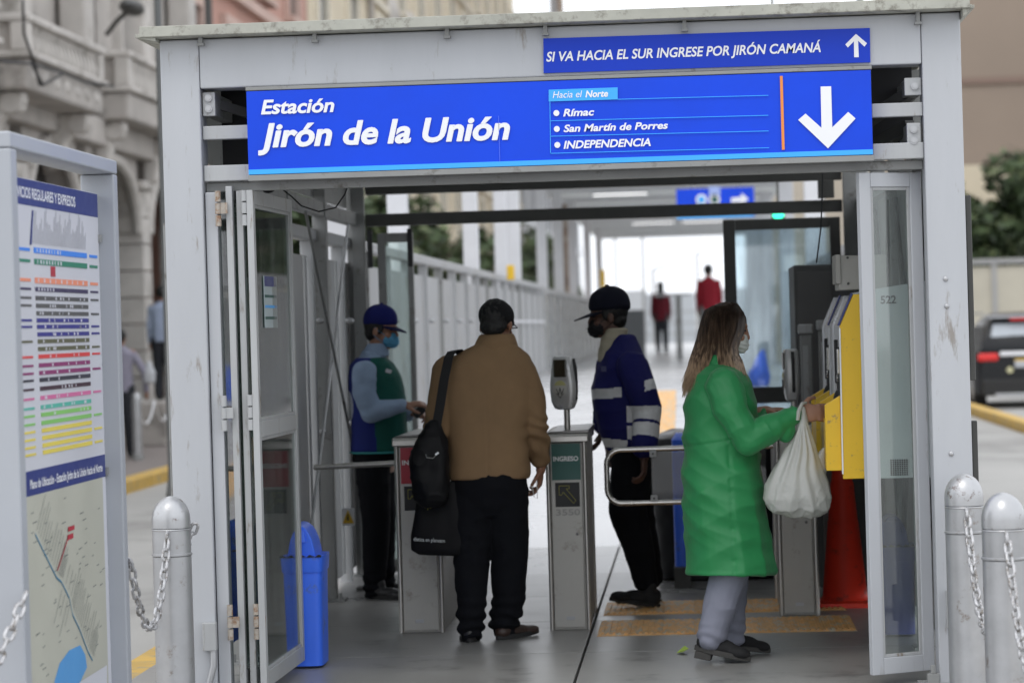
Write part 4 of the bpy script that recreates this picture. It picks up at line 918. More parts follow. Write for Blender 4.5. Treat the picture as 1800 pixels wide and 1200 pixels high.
# awning lamp and loose cables on the facade
sl = root('facade_lamp', (-8, 39.5, 5.8), 'dark bracket street lamp sticking out between the two stone balconies', 'street lamp')
MB().tube([atx(188, 60, -8.3), atx(205, 38, -8.0), atx(222, 22, -7.8)], .035, n=8).build('lamp_arm', M_DARK, sl, smooth=True); MB().ell(atx(232, 14, -7.75), (.16, .5, .11), n=12, k=8).build('lamp_head', M_DARK, sl, smooth=True)
cbm = MB()
for cbi, pts in enumerate((((0, 108), (50, 112), (110, 128), (150, 145), (200, 152)), ((40, 0), (42, 60), (60, 110), (70, 150)), ((55, 110), (75, 150), (110, 130)))): 
    cbm = MB().tube([atx(x, y, -7.85) for x, y in pts], .018, n=5); o = cbm.build('overhead_cable', M_BLACK); tag(o, 'thin dark loose cable %s the stone balcony' % {0: 'sagging along', 1: 'hanging down in front of', 2: 'looped at the corner of'}[cbi], 'cable', 'loose cables on the stone balcony')
def facade_building(name_label, x, y0, y1, h, m, mw, floors, wy, ww, wh, z0=4.2, fz=3.6, frame=True, thick=6, side=-1):
    t = root('street_building', (x, (y0+y1)/2, 0), name_label, 'building'); xa, xb = (x-thick, x) if side < 0 else (x, x+thick)
    MB().box(xa, xb, y0, y1, -.28, h).build('wall', m, t)
    s = 1 if side < 0 else -1
    for f in range(floors):
        z = z0+f*fz
        MB().box(min(x, x+s*.18), max(x, x+s*.18), y0, y1, z-.62, z-.40).build('string_course', mw, t)
        y = y0+1.2
        while y+ww < y1:
            fr = MB(); fx0, fx1 = min(x+s*.002, x+s*.14), max(x+s*.002, x+s*.14)
            fr.box(fx0, fx1, y-.18, y, z-.1, z+wh+.2); fr.box(fx0, fx1, y+ww, y+ww+.18, z-.1, z+wh+.2); fr.box(fx0, fx1, y+.001, y+ww-.001, z+wh, z+wh+.2)
            w = fr.build('window', mw, t)
            MB().box(min(x+s*.001, x+s*.03), max(x+s*.001, x+s*.03), y+.001, y+ww-.001, z-.1, z+wh-.001).build('pane', M_WIN, w)
            MB().box(min(x, x+s*.26), max(x, x+s*.26), y-.25, y+ww+.25, z-.24, z-.11).build('sill', mw, w)
            y += wy
    return t
M_PINK = mat('pink_render', (.50, .29, .235), .8, var=.1, vscale=.5); M_PINK2 = mat('pink_trim', (.58, .42, .36), .8, var=.1, vscale=.8)
M_CREAM = mat('cream_render', (.66, .58, .44), .8, var=.1, vscale=.5); M_CREAM2 = mat('cream_trim', (.72, .67, .56), .8, var=.1)
M_GREYB = mat('grey_render', (.36, .36, .36), .8, var=.1, vscale=.3); M_BROWN = mat('brown_render', (.235, .17, .14), .85, var=.12, vscale=.15)
M_TAN = mat('tan_render', (.29, .235, .19), .85, var=.12, vscale=.15)
facade_building('salmon pink building with moulded window frames beyond the stone one', -9, 49.3, 67.5, 16, M_PINK, M_PINK2, 3, 4.4, 1.5, 2.4, z0=5.2)
facade_building('long cream building with carved ornament farther up the left street', -9, 67.7, 150, 20, M_CREAM, M_CREAM2, 4, 6.5, 1.8, 2.6, z0=4.4)
facade_building('grey building at the far end of the left street', -9, 151, 230, 17, M_GREYB, M_PAINT, 4, 8, 2.2, 2.4)
bp2 = bpy.data.objects['street_building.001']
for y in (86, 92, 106, 112):
    for z in (7.0, 10.4):
        o = MB(); o.loft([((-8.95, y, z), .05, .1, 0), ((-8.9, y, z+.3), .2, .8, 0), ((-8.85, y, z+.7), .25, 1.1, 0), ((-8.9, y, z+1.3), .15, .6, 0), ((-8.95, y, z+1.5), .05, .1, 0)], n=12); o.build('ornament', M_STONE2, bp2, smooth=True)
for bdg, y, z in (('street_building', 52.5, 16),): MB().tube([(-8.9, y, 0), (-8.9, y, z)], .13, n=8).build('drain_pipe', M_DARK, bpy.data.objects[bdg])
MB().tube([(-8.9, 80.5, 0), (-8.9, 80.5, 19)], .1, n=8).build('drain_pipe', M_STONE, bp2)
# right side: brown tower, low cream building, wall
tw = root('brown_tower', (20, 112, 0), 'large blurred brown and tan tower block behind the right column', 'building')
MB().box(8.9, 16.1, 112, 130, -.3, 40).build('wall', M_TAN, tw); MB().box(16.11, 46, 111, 130, -.3, 42).build('wall', M_BROWN, tw)
MB().box(8.6, 8.89, 113, 130, -.3, 38).build('corner_strip', M_BROWN, tw)
for z in (5, 10.5, 16, 22, 28): MB().box(8.95, 16.05, 111.9, 111.995, z, z+.25).build('string_course', M_BROWN, tw); MB().box(16.2, 46, 110.9, 110.995, z+1, z+1.2).build('string_course', M_TAN, tw)
for x in (24.6, 27.2):
    for z in (6.3, 11.6, 17.2): w = MB().box(x, x+.8, 110.86 if x > 16 else 111.86, 110.99 if x > 16 else 111.99, z, z+2.4).build('window', mat('tower_window', (.10, .085, .08), .3), tw)
lc = root('low_building', (14, 100, 0), 'low cream and orange shop building in front of the brown tower', 'building')
MB().box(8.9, 13.2, 100, 104, -.3, 5.9).build('wall', mat('peach_render', (.60, .36, .23), .8, var=.1), lc); MB().box(8.9, 26, 99.4, 99.9, 5.0, 6.7).build('fascia', M_CREAM, lc); MB().box(13.3, 26, 100, 104, -.3, 5.9).build('wall', M_CREAM, lc)
MB().box(15.3, 17, 99.2, 99.39, 5.0, 6.4).build('shop_sign', M_YELLOW, lc)
for x in (10, 12, 14.5): MB().box(x, x+1.2, 99.9, 99.99, 3.2, 4.4).build('window', M_WIN, lc)
facade_building('plain beige building glimpsed at the top right through the station roof', 3.2, 116, 126, 12, mat('beige_render', (.58, .53, .45), .8, var=.08), M_CREAM2, 2, 4, 1.4, 2, side=1, thick=5)
wl = root('boundary_wall', (14, 86, 0), 'long low cream boundary wall behind the black car', 'wall')
for i in range(8):
    x0 = 5.8+i*3.26; MB().box(x0, x0+3.2, 86, 86.2, -.3, 2.95).build('wall_panel', mat('wall_cream', (.50, .47, .39), .8, var=.12, vscale=.6), wl); MB().box(x0+3.15, x0+3.3, 85.93, 86.25, -.3, 3.02).build('wall_post', M_GREYB, wl)
MB().box(5.7, 32, 85.9, 86.3, 3.03, 3.18).build('coping', M_GREYB, wl)
fr_ = root('far_row', (0, 240, 0), 'pale hazy row of low buildings closing the far end of the station street', 'building')
fcols = [mat('haze_%d' % i, c, .9, var=.05, vscale=.1) for i, c in enumerate(((.66, .67, .69), (.58, .60, .62), (.70, .69, .66), (.52, .55, .58)))]
rf_ = random.Random(8); xx = -16
while xx < 34:
    w_ = rf_.uniform(1.5, 4.5); MB().box(xx, xx+w_-.02, 240, 244, -.3, rf_.uniform(2.6, 6.2)).build('house_front', fcols[rf_.randrange(4)], fr_); xx += w_
for i, (px_, h_, yy_) in enumerate(((1085, 6.2, 120), (1133, 5.0, 105), (1150, 3.4, 98), (1228, 4.2, 110))):
    q = at(px_, 560, yy_); t_ = root('far_lamp_post', (q.x, yy_, -.2), '', 'lamp post', 'thin posts beyond the platform')
    t_['label'] = ('leftmost and tallest', 'second from left', 'shortest', 'rightmost')[i]+' thin pale post standing in the glare beyond the platform'
    MB().tube([(q.x, yy_, -.28), (q.x, yy_, h_)], .05, n=8).build('shaft', M_FENCE, t_, smooth=True); MB().tube([(q.x, yy_, h_), (q.x+.5, yy_, h_+.1)], .04, n=8).build('lamp_arm', M_FENCE, t_, smooth=True)
pr2 = root('platform_railing', (0, 96, .85), 'pale railing across the end of the far platform behind the red clothed people', 'railing')
for x in (-2.1, -1.3, -.5, .3, 1.1): MB().box(x-.03, x+.03, 95.5, 95.56, .85, 1.9).build('post', M_FENCE, pr2)
for z in (1.15, 1.5, 1.88): MB().box(-2.15, 1.2, 95.52, 95.55, z, z+.05).build('rail', M_FENCE, pr2)
# poles
def pole(px, py, Y, r, z1, label, m=M_MID):
    q = at(px, py, Y); t = root('street_pole', (q.x, Y, -.2), label, 'pole'); MB().tube([(q.x, Y, -.28), (q.x, Y, z1)], r, n=12).build('shaft', m, t, smooth=True)
    MB().lathe([(r*1.8, -.28), (r*1.8, .2), (r, .35)], (q.x, Y, 0), n=12).build('base', m, t, smooth=True); return t
pole(281, 150, 24, .029, 8, 'tall slim grey pole right behind the left column', mat('pole_grey', (.10, .105, .105), .5))
pt_ = pole(985, 15, 58, .06, 9.5, 'weathered pole with a rusty top showing above the roof', mat('rusty_pole', (.30, .22, .16), .7, var=.4, vscale=4, dirt=(.5, .48, .42), dirt_amt=.4, dirt_scale=6))
MB().box(pt_.location.x-.22, pt_.location.x-.07, 58.1, 58.24, -.1, 9.2).build('casing', M_GREYB, pt_)

# ================================================================ TREES
M_BARK = mat('bark', (.10, .08, .06), .9, var=.3, bump=.4, bscale=20)
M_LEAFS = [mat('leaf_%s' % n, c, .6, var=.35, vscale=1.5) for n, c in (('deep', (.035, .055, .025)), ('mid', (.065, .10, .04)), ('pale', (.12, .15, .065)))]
def tree(x, y, h, rad, label, z0=0, seed=0, n=1500, trunk=True, group=None, leaf=.13):
    r = random.Random(seed); t = root('street_tree', (x, y, z0), label, 'tree', group)
    tb = MB(); top = V(x+r.uniform(-.2, .2), y, z0+h*.62)
    tb.tube([(x, y, z0), (x+.03, y, z0+h*.25), top], [.13, .10, .05], n=9)
    for k in range(7):
        a = r.uniform(0, 6.28); s_ = V(x, y, z0+h*r.uniform(.25, .5)); e = V(x+math.cos(a)*rad*.7, y+math.sin(a)*rad*.7, z0+h*r.uniform(.55, .85)); tb.tube([s_, s_.lerp(e, .5)+V(0, 0, .15), e], [.05, .035, .012], n=6)
    tb.build('trunk', M_BARK, t, smooth=True)
    cl = []
    for k in range(16):
        a = r.uniform(0, 6.28); q = rad*math.sqrt(r.random())*.85; zc_ = z0+h*(.36+.55*r.random()); cl.append((V(x+q*math.cos(a), y+q*math.sin(a), zc_), rad*r.uniform(.25, .45)))
    cr = MB()
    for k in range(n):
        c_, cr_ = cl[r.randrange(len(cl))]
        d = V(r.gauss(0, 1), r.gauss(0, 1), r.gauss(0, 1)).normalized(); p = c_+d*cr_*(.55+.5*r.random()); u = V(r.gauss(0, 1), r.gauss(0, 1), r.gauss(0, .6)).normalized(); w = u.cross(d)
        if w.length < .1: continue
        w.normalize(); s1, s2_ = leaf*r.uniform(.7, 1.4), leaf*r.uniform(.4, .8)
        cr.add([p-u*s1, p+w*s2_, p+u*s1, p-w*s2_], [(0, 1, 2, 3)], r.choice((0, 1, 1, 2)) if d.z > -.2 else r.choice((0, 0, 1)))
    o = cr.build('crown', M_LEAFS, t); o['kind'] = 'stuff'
    return t
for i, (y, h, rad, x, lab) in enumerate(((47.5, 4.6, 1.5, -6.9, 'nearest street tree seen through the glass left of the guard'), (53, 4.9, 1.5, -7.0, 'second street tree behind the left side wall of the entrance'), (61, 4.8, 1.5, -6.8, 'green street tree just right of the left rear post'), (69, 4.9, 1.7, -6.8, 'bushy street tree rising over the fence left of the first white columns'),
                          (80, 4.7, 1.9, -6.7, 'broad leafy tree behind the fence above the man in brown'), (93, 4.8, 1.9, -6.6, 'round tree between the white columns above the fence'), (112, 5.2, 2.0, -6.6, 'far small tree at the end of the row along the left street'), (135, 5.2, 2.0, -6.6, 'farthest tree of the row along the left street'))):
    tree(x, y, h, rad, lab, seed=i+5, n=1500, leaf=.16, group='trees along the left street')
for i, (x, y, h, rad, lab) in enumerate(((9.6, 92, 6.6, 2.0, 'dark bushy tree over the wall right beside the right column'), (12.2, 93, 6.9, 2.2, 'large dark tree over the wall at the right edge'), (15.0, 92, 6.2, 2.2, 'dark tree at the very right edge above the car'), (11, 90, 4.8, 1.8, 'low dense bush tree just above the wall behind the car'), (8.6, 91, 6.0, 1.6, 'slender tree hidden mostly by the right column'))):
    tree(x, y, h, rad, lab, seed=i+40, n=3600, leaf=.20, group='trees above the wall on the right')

# ================================================================ CAR
M_CARP = mat('car_black', (.008, .009, .011), .3, var=.05, spec=.35); M_TAIL = mat('tail_red', (.55, .02, .02), .25, emit=(1, .05, .04, .15))
car = root('parked_car', (5.95, 52.5, -.14), 'black compact SUV seen from behind on the right side road', 'car')
cx, y0 = 5.90, 50.9; gz = -.14
def sec(y, hw, z0, z1): return ((cx, y, 0), hw, z0, z1)
bd = MB(); rings = []
def ringbox(y, hw, z0, z1, top): # rounded body section
    pts = []
    for (a, b_) in ((-1, 0), (-1.0, .35), (-.99, .7), (-top, 1), (-top*.5, 1.02), (0, 1.03), (top*.5, 1.02), (top, 1), (.99, .7), (1.0, .35), (1, 0), (.8, -.04), (-.8, -.04)): pts.append((cx+a*hw, y, gz+z0+b_*(z1-z0)))
    return pts
def loft_rings(rs, m=0):
    b = MB(); n = len(rs[0]); vs = [p for r in rs for p in r]
    fs = [(i*n+j, i*n+(j+1) % n, (i+1)*n+(j+1) % n, (i+1)*n+j) for i in range(len(rs)-1) for j in range(n)]; fs += [tuple(range(n-1, -1, -1)), tuple((len(rs)-1)*n+j for j in range(n))]
    b.add(vs, fs, m); return b
loft_rings([ringbox(y0+.0, .84, .32, .96, .9), ringbox(y0+.10, .90, .26, 1.02, .93), ringbox(y0+1.2, .91, .24, 1.02, .95), ringbox(y0+3.2, .91, .24, 1.0, .95), ringbox(y0+4.2, .82, .28, .88, .9), ringbox(y0+4.35, .7, .34, .78, .9)]).build('body', M_CARP, car, smooth=True)
loft_rings([ringbox(y0+.12, .82, 1.0, 1.12, .97), ringbox(y0+.42, .76, 1.0, 1.57, .76), ringbox(y0+.62, .76, 1.0, 1.65, .74), ringbox(y0+1.2, .76, 1.0, 1.68, .76), ringbox(y0+2.2, .76, 1.0, 1.62, .76), ringbox(y0+3.1, .76, 1.0, 1.06, .95)]).build('cabin', M_CARP, car, smooth=True)
MB().add([(cx-.66, y0+.13, gz+1.10), (cx+.66, y0+.13, gz+1.10), (cx+.57, y0+.335, gz+1.50), (cx-.57, y0+.335, gz+1.50), (cx-.66, y0+.16, gz+1.10), (cx+.66, y0+.16, gz+1.10), (cx+.57, y0+.36, gz+1.50), (cx-.57, y0+.36, gz+1.50)], [(0, 1, 2, 3), (7, 6, 5, 4), (0, 4, 5, 1), (1, 5, 6, 2), (2, 6, 7, 3), (3, 7, 4, 0)]).build('rear_window', mat('car_glass', (.42, .46, .50), .12, var=.05), car)
MB().box(cx-.62, cx+.62, y0+.22, y0+.5, gz+1.60, gz+1.645).build('spoiler', M_PAINT, car, bevel=.01); MB().box(cx-.28, cx+.28, y0+.21, y0+.22, gz+1.555, gz+1.59).build('brake_light', M_TAIL, car)
for s in (-1, 1):
    MB().box(min(cx+s*.52, cx+s*.885), max(cx+s*.52, cx+s*.885), y0-.03, y0+.10, gz+.84, gz+.98).build('tail_light', M_TAIL, car, bevel=.045); MB().box(min(cx+s*.50, cx+s*.78), max(cx+s*.50, cx+s*.78), y0-.02, y0+.02, gz+.36, gz+.44).build('reflector', mat('reflector_red', (.3, .03, .03), .4), car, bevel=.005)
    MB().box(min(cx+s*.7, cx+s*.72), max(cx+s*.7, cx+s*.72), y0+.5, y0+2.4, gz+1.67, gz+1.71).build('roof_rail', M_CHROME, car, bevel=.005)
    for yy in (y0+.75, y0+3.45):
        wh = MB().tube([(cx+s*.70, yy, gz+.33), (cx+s*.925, yy, gz+.33)], .33, n=24).build('wheel', M_RUB, car, smooth=True); MB().tube([(cx+s*.926, yy, gz+.33), (cx+s*.935, yy, gz+.33)], .21, n=16).build('rim', M_GALV, wh, smooth=True)
MB().box(cx-.50, cx+.50, y0-.035, y0-.008, gz+.93, gz+1.005).build('chrome_strip', M_WHITE, car, bevel=.01); MB().box(cx-.24, cx+.24, y0-.03, y0-.008, gz+.72, gz+.86).build('number_plate', M_PAINT, car); MB().box(cx-.24, cx+.24, y0-.031, y0-.029, gz+.84, gz+.87).build('plate_band', M_YELLOW, car)
MB().tube([(cx-.33, y0-.02, gz+.68), (cx-.33, y0-.03, gz+.68)], .055, n=16).build('round_badge', mat('badge_cream', (.6, .58, .35), .4), car)
MB().box(cx-.84, cx+.84, y0-.06, y0+.06, gz+.22, gz+.52).build('bumper', M_RUB, car, bevel=.04); MB().box(cx-.60, cx+.60, y0-.065, y0+.05, gz+.20, gz+.27).build('bumper_trim', M_GALV, car, bevel=.01)

# ================================================================ SIDEWALK BOLLARDS (left street)
sb = root('pavement_bollard', (-7.12, 35.9, 0), 'grey bollard on the far pavement, nearest to the information panel', 'bollard', 'grey bollards on the far pavement')
MB().lathe([(.062, -.01), (.062, .76), (.055, .82), (.03, .85), (.004, .86)], (-7.12, 35.9, 0), n=16).build('shaft', M_GALV, sb, smooth=True); MB().lathe([(.075, -.01), (.075, .06), (.063, .08)], (-7.12, 35.9, 0), n=16).build('foot', M_MID, sb, smooth=True)
for i, (y, lab) in enumerate(((37.1, 'grey bollard on the far pavement, middle one of the three beside the left column'), (38.25, 'grey bollard on the far pavement, just left of the left column'), (34.7, 'grey bollard on the far pavement, hidden behind the information panel'))): copy_thing(sb, (-7.12, y, 0), lab)
for a, b_ in ((35.9, 37.1), (37.1, 38.25)): 
    o = MB().tube([(-7.12, a+(b_-a)*k/10, .72-.28*4*(k/10)*(1-k/10)) for k in range(11)], .012, n=6).build('pavement_chain', M_WHITE, None, True); tag(o, 'white chain hanging between the far bollards, %s span' % ('left' if a < 37 else 'right'), 'chain', 'white chains on the far pavement')

# ================================================================ PEOPLE
def skinmat(n, c): return mat('skin_'+n, c, .5, var=.08, vscale=12)
def cloth(n, c, rough=.8, var=.1, vscale=10, bump=.15, bscale=220, sheen=.0, **k): return mat('cloth_'+n, c, rough, var=var, vscale=vscale, bump=bump, bscale=bscale, sheen=sheen, spec=k.pop('spec', .18), **k)
def frame(f, up=V(0, 0, 1)):
    f = Vector(f).normalized(); s = f.cross(up).normalized(); u = s.cross(f).normalized(); return f, s, u
def head_parts(mb, c, f, k=1.0, ears=True):
    f, s, u = frame(f); A = (s, f, u); P = lambda a, b, d: c+s*(a*k)+f*(b*k)+u*(d*k)
    mb.ell(P(0, -.012, .030), (.076*k, .094*k, .086*k), A, n=20, k=14)
    mb.ell(P(0, .022, -.030), (.060*k, .068*k, .078*k), A, n=18, k=12)
    mb.ell(P(0, .052, -.085), (.030*k, .030*k, .026*k), A)               # chin
    mb.ell(P(0, .074, .030), (.046*k, .016*k, .014*k), A)                 # brow
    mb.limb([P(0, .084, .018), P(0, .100, -.022)], [.009*k, .013*k])       # nose
    mb.ell(P(0, .096, -.030), (.019*k, .012*k, .009*k), A)
    mb.ell(P(0, .080, -.056), (.024*k, .012*k, .007*k), A); mb.ell(P(0, .078, -.066), (.022*k, .012*k, .008*k), A)
    for q in (-1, 1):
        mb.ell(P(q*.044, .066, -.028), (.020*k, .018*k, .018*k), A)         # cheeks
        if ears: mb.ell(P(q*.078, -.008, -.012), (.010*k, .019*k, .031*k), A, n=12, k=8)
def eyes(name, c, f, k, parent, label=None):
    f, s, u = frame(f); b = MB()
    for q in (-1, 1): b.ell(c+s*(q*.031*k)+f*(.0765*k)+u*(.008*k), (.012*k, .008*k, .006*k), (s, f, u), n=12, k=8)
    o = b.build(name, M_BLACK, parent, smooth=True); o['kind'] = 'stuff'; return o
def hand(mb, w, d, n_, side, k=1.0, curl=.7, spread=.15):
    """palm from wrist w along d, palm facing n_, thumb on side; five separate bent fingers"""
    d = Vector(d).normalized(); n_ = (Vector(n_)-d*Vector(n_).dot(d)).normalized(); s = d.cross(n_).normalized()*side
    mb.limb([w-d*.03*k, w+d*.012*k], [.027*k, .025*k])
    mb.ell(w+d*.050*k, (.041*k, .050*k, .016*k), (s, d, n_), n=16, k=10)
    mb.ell(w+d*.080*k, (.039*k, .022*k, .013*k), (s, d, n_))
    for i, (o_, L_) in enumerate(((.031, .92), (.0105, 1.0), (-.0105, .95), (-.031, .78))):
        p = w+(d*.085+s*o_)*k; dd = (d+s*(o_*spread*9)).normalized(); c_ = curl*(1+.12*i); pts = [p]; a = 0
        for L__ in (.042, .027, .021):
            a += c_*(.75 if L__ == .042 else .9); q = dd*math.cos(a)+n_*math.sin(a); p = p+q*(L__*L_*k); pts.append(p)
        mb.limb(pts, [.0096*k, .0088*k, .0082*k, .0072*k], n=10)
    p = w+(d*.022+s*.030)*k; q1 = (d*.55+s*.70+n_*.35).normalized(); q2 = (d*.9+s*.25+n_*.45).normalized()
    mb.limb([w+(d*.012+s*.016)*k, p+q1*.016*k, p+q1*.048*k, p+q1*.048*k+q2*.033*k], [.017*k, .0135*k, .011*k, .0085*k], n=10)
def shoe(name, heel, toe, m, parent, w=.048, h=.095, sole=.022, lift=0., tz=0., solem=None, ankle=None):
    heel, toe = Vector(heel), Vector(toe); d = toe-heel; L_ = d.length; d.normalize(); s = d.cross(V(0, 0, 1)).normalized(); u = s.cross(d).normalized(); A = (s, d, u)
    b = MB(); b.ell(heel+d*(L_*.17)+u*(h*.42), (w*.80, L_*.18, h*.44), A); b.ell(heel+d*(L_*.45)+u*(h*.34), (w*.86, L_*.32, h*.40), A); b.ell(heel+d*(L_*.76)+u*(h*.26), (w, L_*.25, h*.30), A)
    b.limb([heel+d*(L_*.22)+u*(h*.4), heel+d*(L_*.24)+u*(h*.95)], [w*.78, w*.72])
    o = organic(name, b, m, parent, voxel=.006, smooth=3)
    sb_ = MB(); pts = []
    for i in range(24):
        a = 2*math.pi*i/24; y = L_*.5+L_*.52*math.sin(a); t = max(0, min(1, y/L_)); ww = w*(.80+.25*math.sin(math.pi*min(1, t*1.25)*.8)); pts.append((ww*math.cos(a), y))
    k = len(pts); vs = [heel+s*x+d*y+u*z for z in (0., sole) for x, y in pts]
    sb_.add(vs, [tuple(range(k-1, -1, -1)), tuple(range(k, 2*k))]+[(i, (i+1) % k, k+(i+1) % k, k+i) for i in range(k)])
    if lift > 0: sb_.obox(heel+d*(L_*.17)-u*(lift/2), w*1.5, L_*.30, lift, Matrix((s, d, u)).transposed())
    sb_.build('sole', solem or M_RUB, o, bevel=.003)
    return o
def mask(name, c, f, m, parent, k=1.0):
    f, s, u = frame(f); b = MB(); A = (s, f, u)
    b.ell(c+f*(.054*k)-u*(.048*k), (.058*k, .056*k, .052*k), A); b.ell(c+f*(.070*k)-u*(.060*k), (.042*k, .046*k, .044*k), A)
    def pleat(co):
        z = (co-np.array(c))@np.array(u); return .0018*np.sin(z*330)
    o = organic(name, b, m, parent, voxel=.005, smooth=2, disp=pleat)
    for q in (-1, 1):
        MB().tube([c+s*(q*.055*k)+f*(.045*k)-u*(.025*k), c+s*(q*.077*k)+f*(.01*k)-u*(.003*k), c+s*(q*.083*k)-f*(.012*k)+u*(.015*k)], .0018, n=5).build('ear_loop', m, o)
        MB().tube([c+s*(q*.055*k)+f*(.045*k)-u*(.072*k), c+s*(q*.077*k)+f*(.0*k)-u*(.045*k), c+s*(q*.083*k)-f*(.014*k)-u*(.03*k)], .0018, n=5).build('ear_loop', m, o)
    return o
def cap(name, c, f, m, parent, k=1.0, brimm=None, tall=1.0, brim=.075):
    f, s, u = frame(f); b = MB(); A = (s, f, u)
    n = 24; rings = []; 
    for i, (z, r_) in enumerate(((.020, 1.0), (.045, 1.01), (.072, .97), (.098, .84), (.116, .60), (.127, .30), (.130, .05))):
        rings.append([c+s*(.083*k*r_*math.cos(2*math.pi*j/n))+f*((.101*r_*math.sin(2*math.pi*j/n)-.012)*k)+u*((.02+(z-.02)*tall)*k) for j in range(n)])
    # back drops lower
    for j in range(n):
        bk_ = max(0, -math.sin(2*math.pi*j/n)); rings[0][j] = rings[0][j]-u*(.028*k*bk_)
    vs = [p for r in rings for p in r]; fs = [(i*n+j, i*n+(j+1) % n, (i+1)*n+(j+1) % n, (i+1)*n+j) for i in range(len(rings)-1) for j in range(n)]+[tuple(range((len(rings)-1)*n, len(rings)*n)), tuple(range(n-1, -1, -1))]
    b.add(vs, fs); o = b.build(name, m, parent, smooth=True)
    md = o.modifiers.new('s', 'SUBSURF'); md.levels = 1; md.render_levels = 1
    br = MB(); m_ = 14; top, bot = [], []
    for i in range(m_+1):
        a = math.pi*(.14+.72*i/m_); ca, sa = math.cos(a), math.sin(a)
        i0 = c+s*(.080*k*ca)+f*((.096*sa-.014)*k)+u*(.022*k); e = c+s*(.074*k*ca)+f*((.09*sa-.012+brim*sa**1.2)*k)+u*((.016-.020*(sa**2))*k)
        top += [i0, e]
    nn = len(top); vs = top+[p-u*.005*k for p in top]
    fs = [(2*i, 2*i+1, 2*i+3, 2*i+2) for i in range(m_)]+[(nn+2*i, nn+2*i+2, nn+2*i+3, nn+2*i+1) for i in range(m_)]+[(2*i+1, nn+2*i+1, nn+2*i+3, 2*i+3) for i in range(m_)]+[(2*i, 2*i+2, nn+2*i+2, nn+2*i) for i in range(m_)]
    br.add(vs, fs).build('brim', brimm or m, o, smooth=True)
    MB().ell(c+u*((.02+.112*tall)*k)-f*.012*k, (.010*k, .010*k, .005*k), A, n=10, k=6).build('button', m, o, smooth=True)
    return o
def short_hair(name, c, f, m, parent, k=1.0, disp=.003, low=-.05, full=False):
    f, s, u = frame(f); b = MB(); A = (s, f, u)
    b.ell(c-f*(.022*k)+u*(.034*k), (.0815*k, .094*k, .090*k), A, n=20, k=14)
    b.ell(c-f*(.050*k)-u*(.022*k), (.068*k, .052*k, .055*k), A)
    for q in (-1, 1): b.ell(c+s*(q*.066*k)+f*(.010*k)+u*(.012*k), (.014*k, .026*k, .036*k), A)
    return organic(name, b, m, parent, voxel=.006, smooth=2, disp=lambda co: disp*vnoise(co*np.array([90, 90, 45]))+disp*.8*vnoise(co*150))

def drape(p, k, ph, w=2.4, sh=3.0):
    return (0.5+0.5*np.sin(p@np.array(k)+ph+w*vnoise(p*3.1+ph)))**sh
def pinch(p, k, ph, w=2.4):
    return 1-np.abs(np.sin(.5*(p@np.array(k)+ph+w*vnoise(p*3.1+ph))))
def trouser_disp(scale=1.0, ankles=None, knees=None):
    def f(co):
        d = .0045*vnoise(co*np.array([16, 16, 6]))+.004*ridge(co*np.array([9, 9, 14])+3)
        if ankles is not None: w = np.clip((ankles-co[:, 2])/.16, 0, 1); d = d+w*.008*np.sin(co[:, 2]*105+3*vnoise(co*9))
        return d*scale
    return f

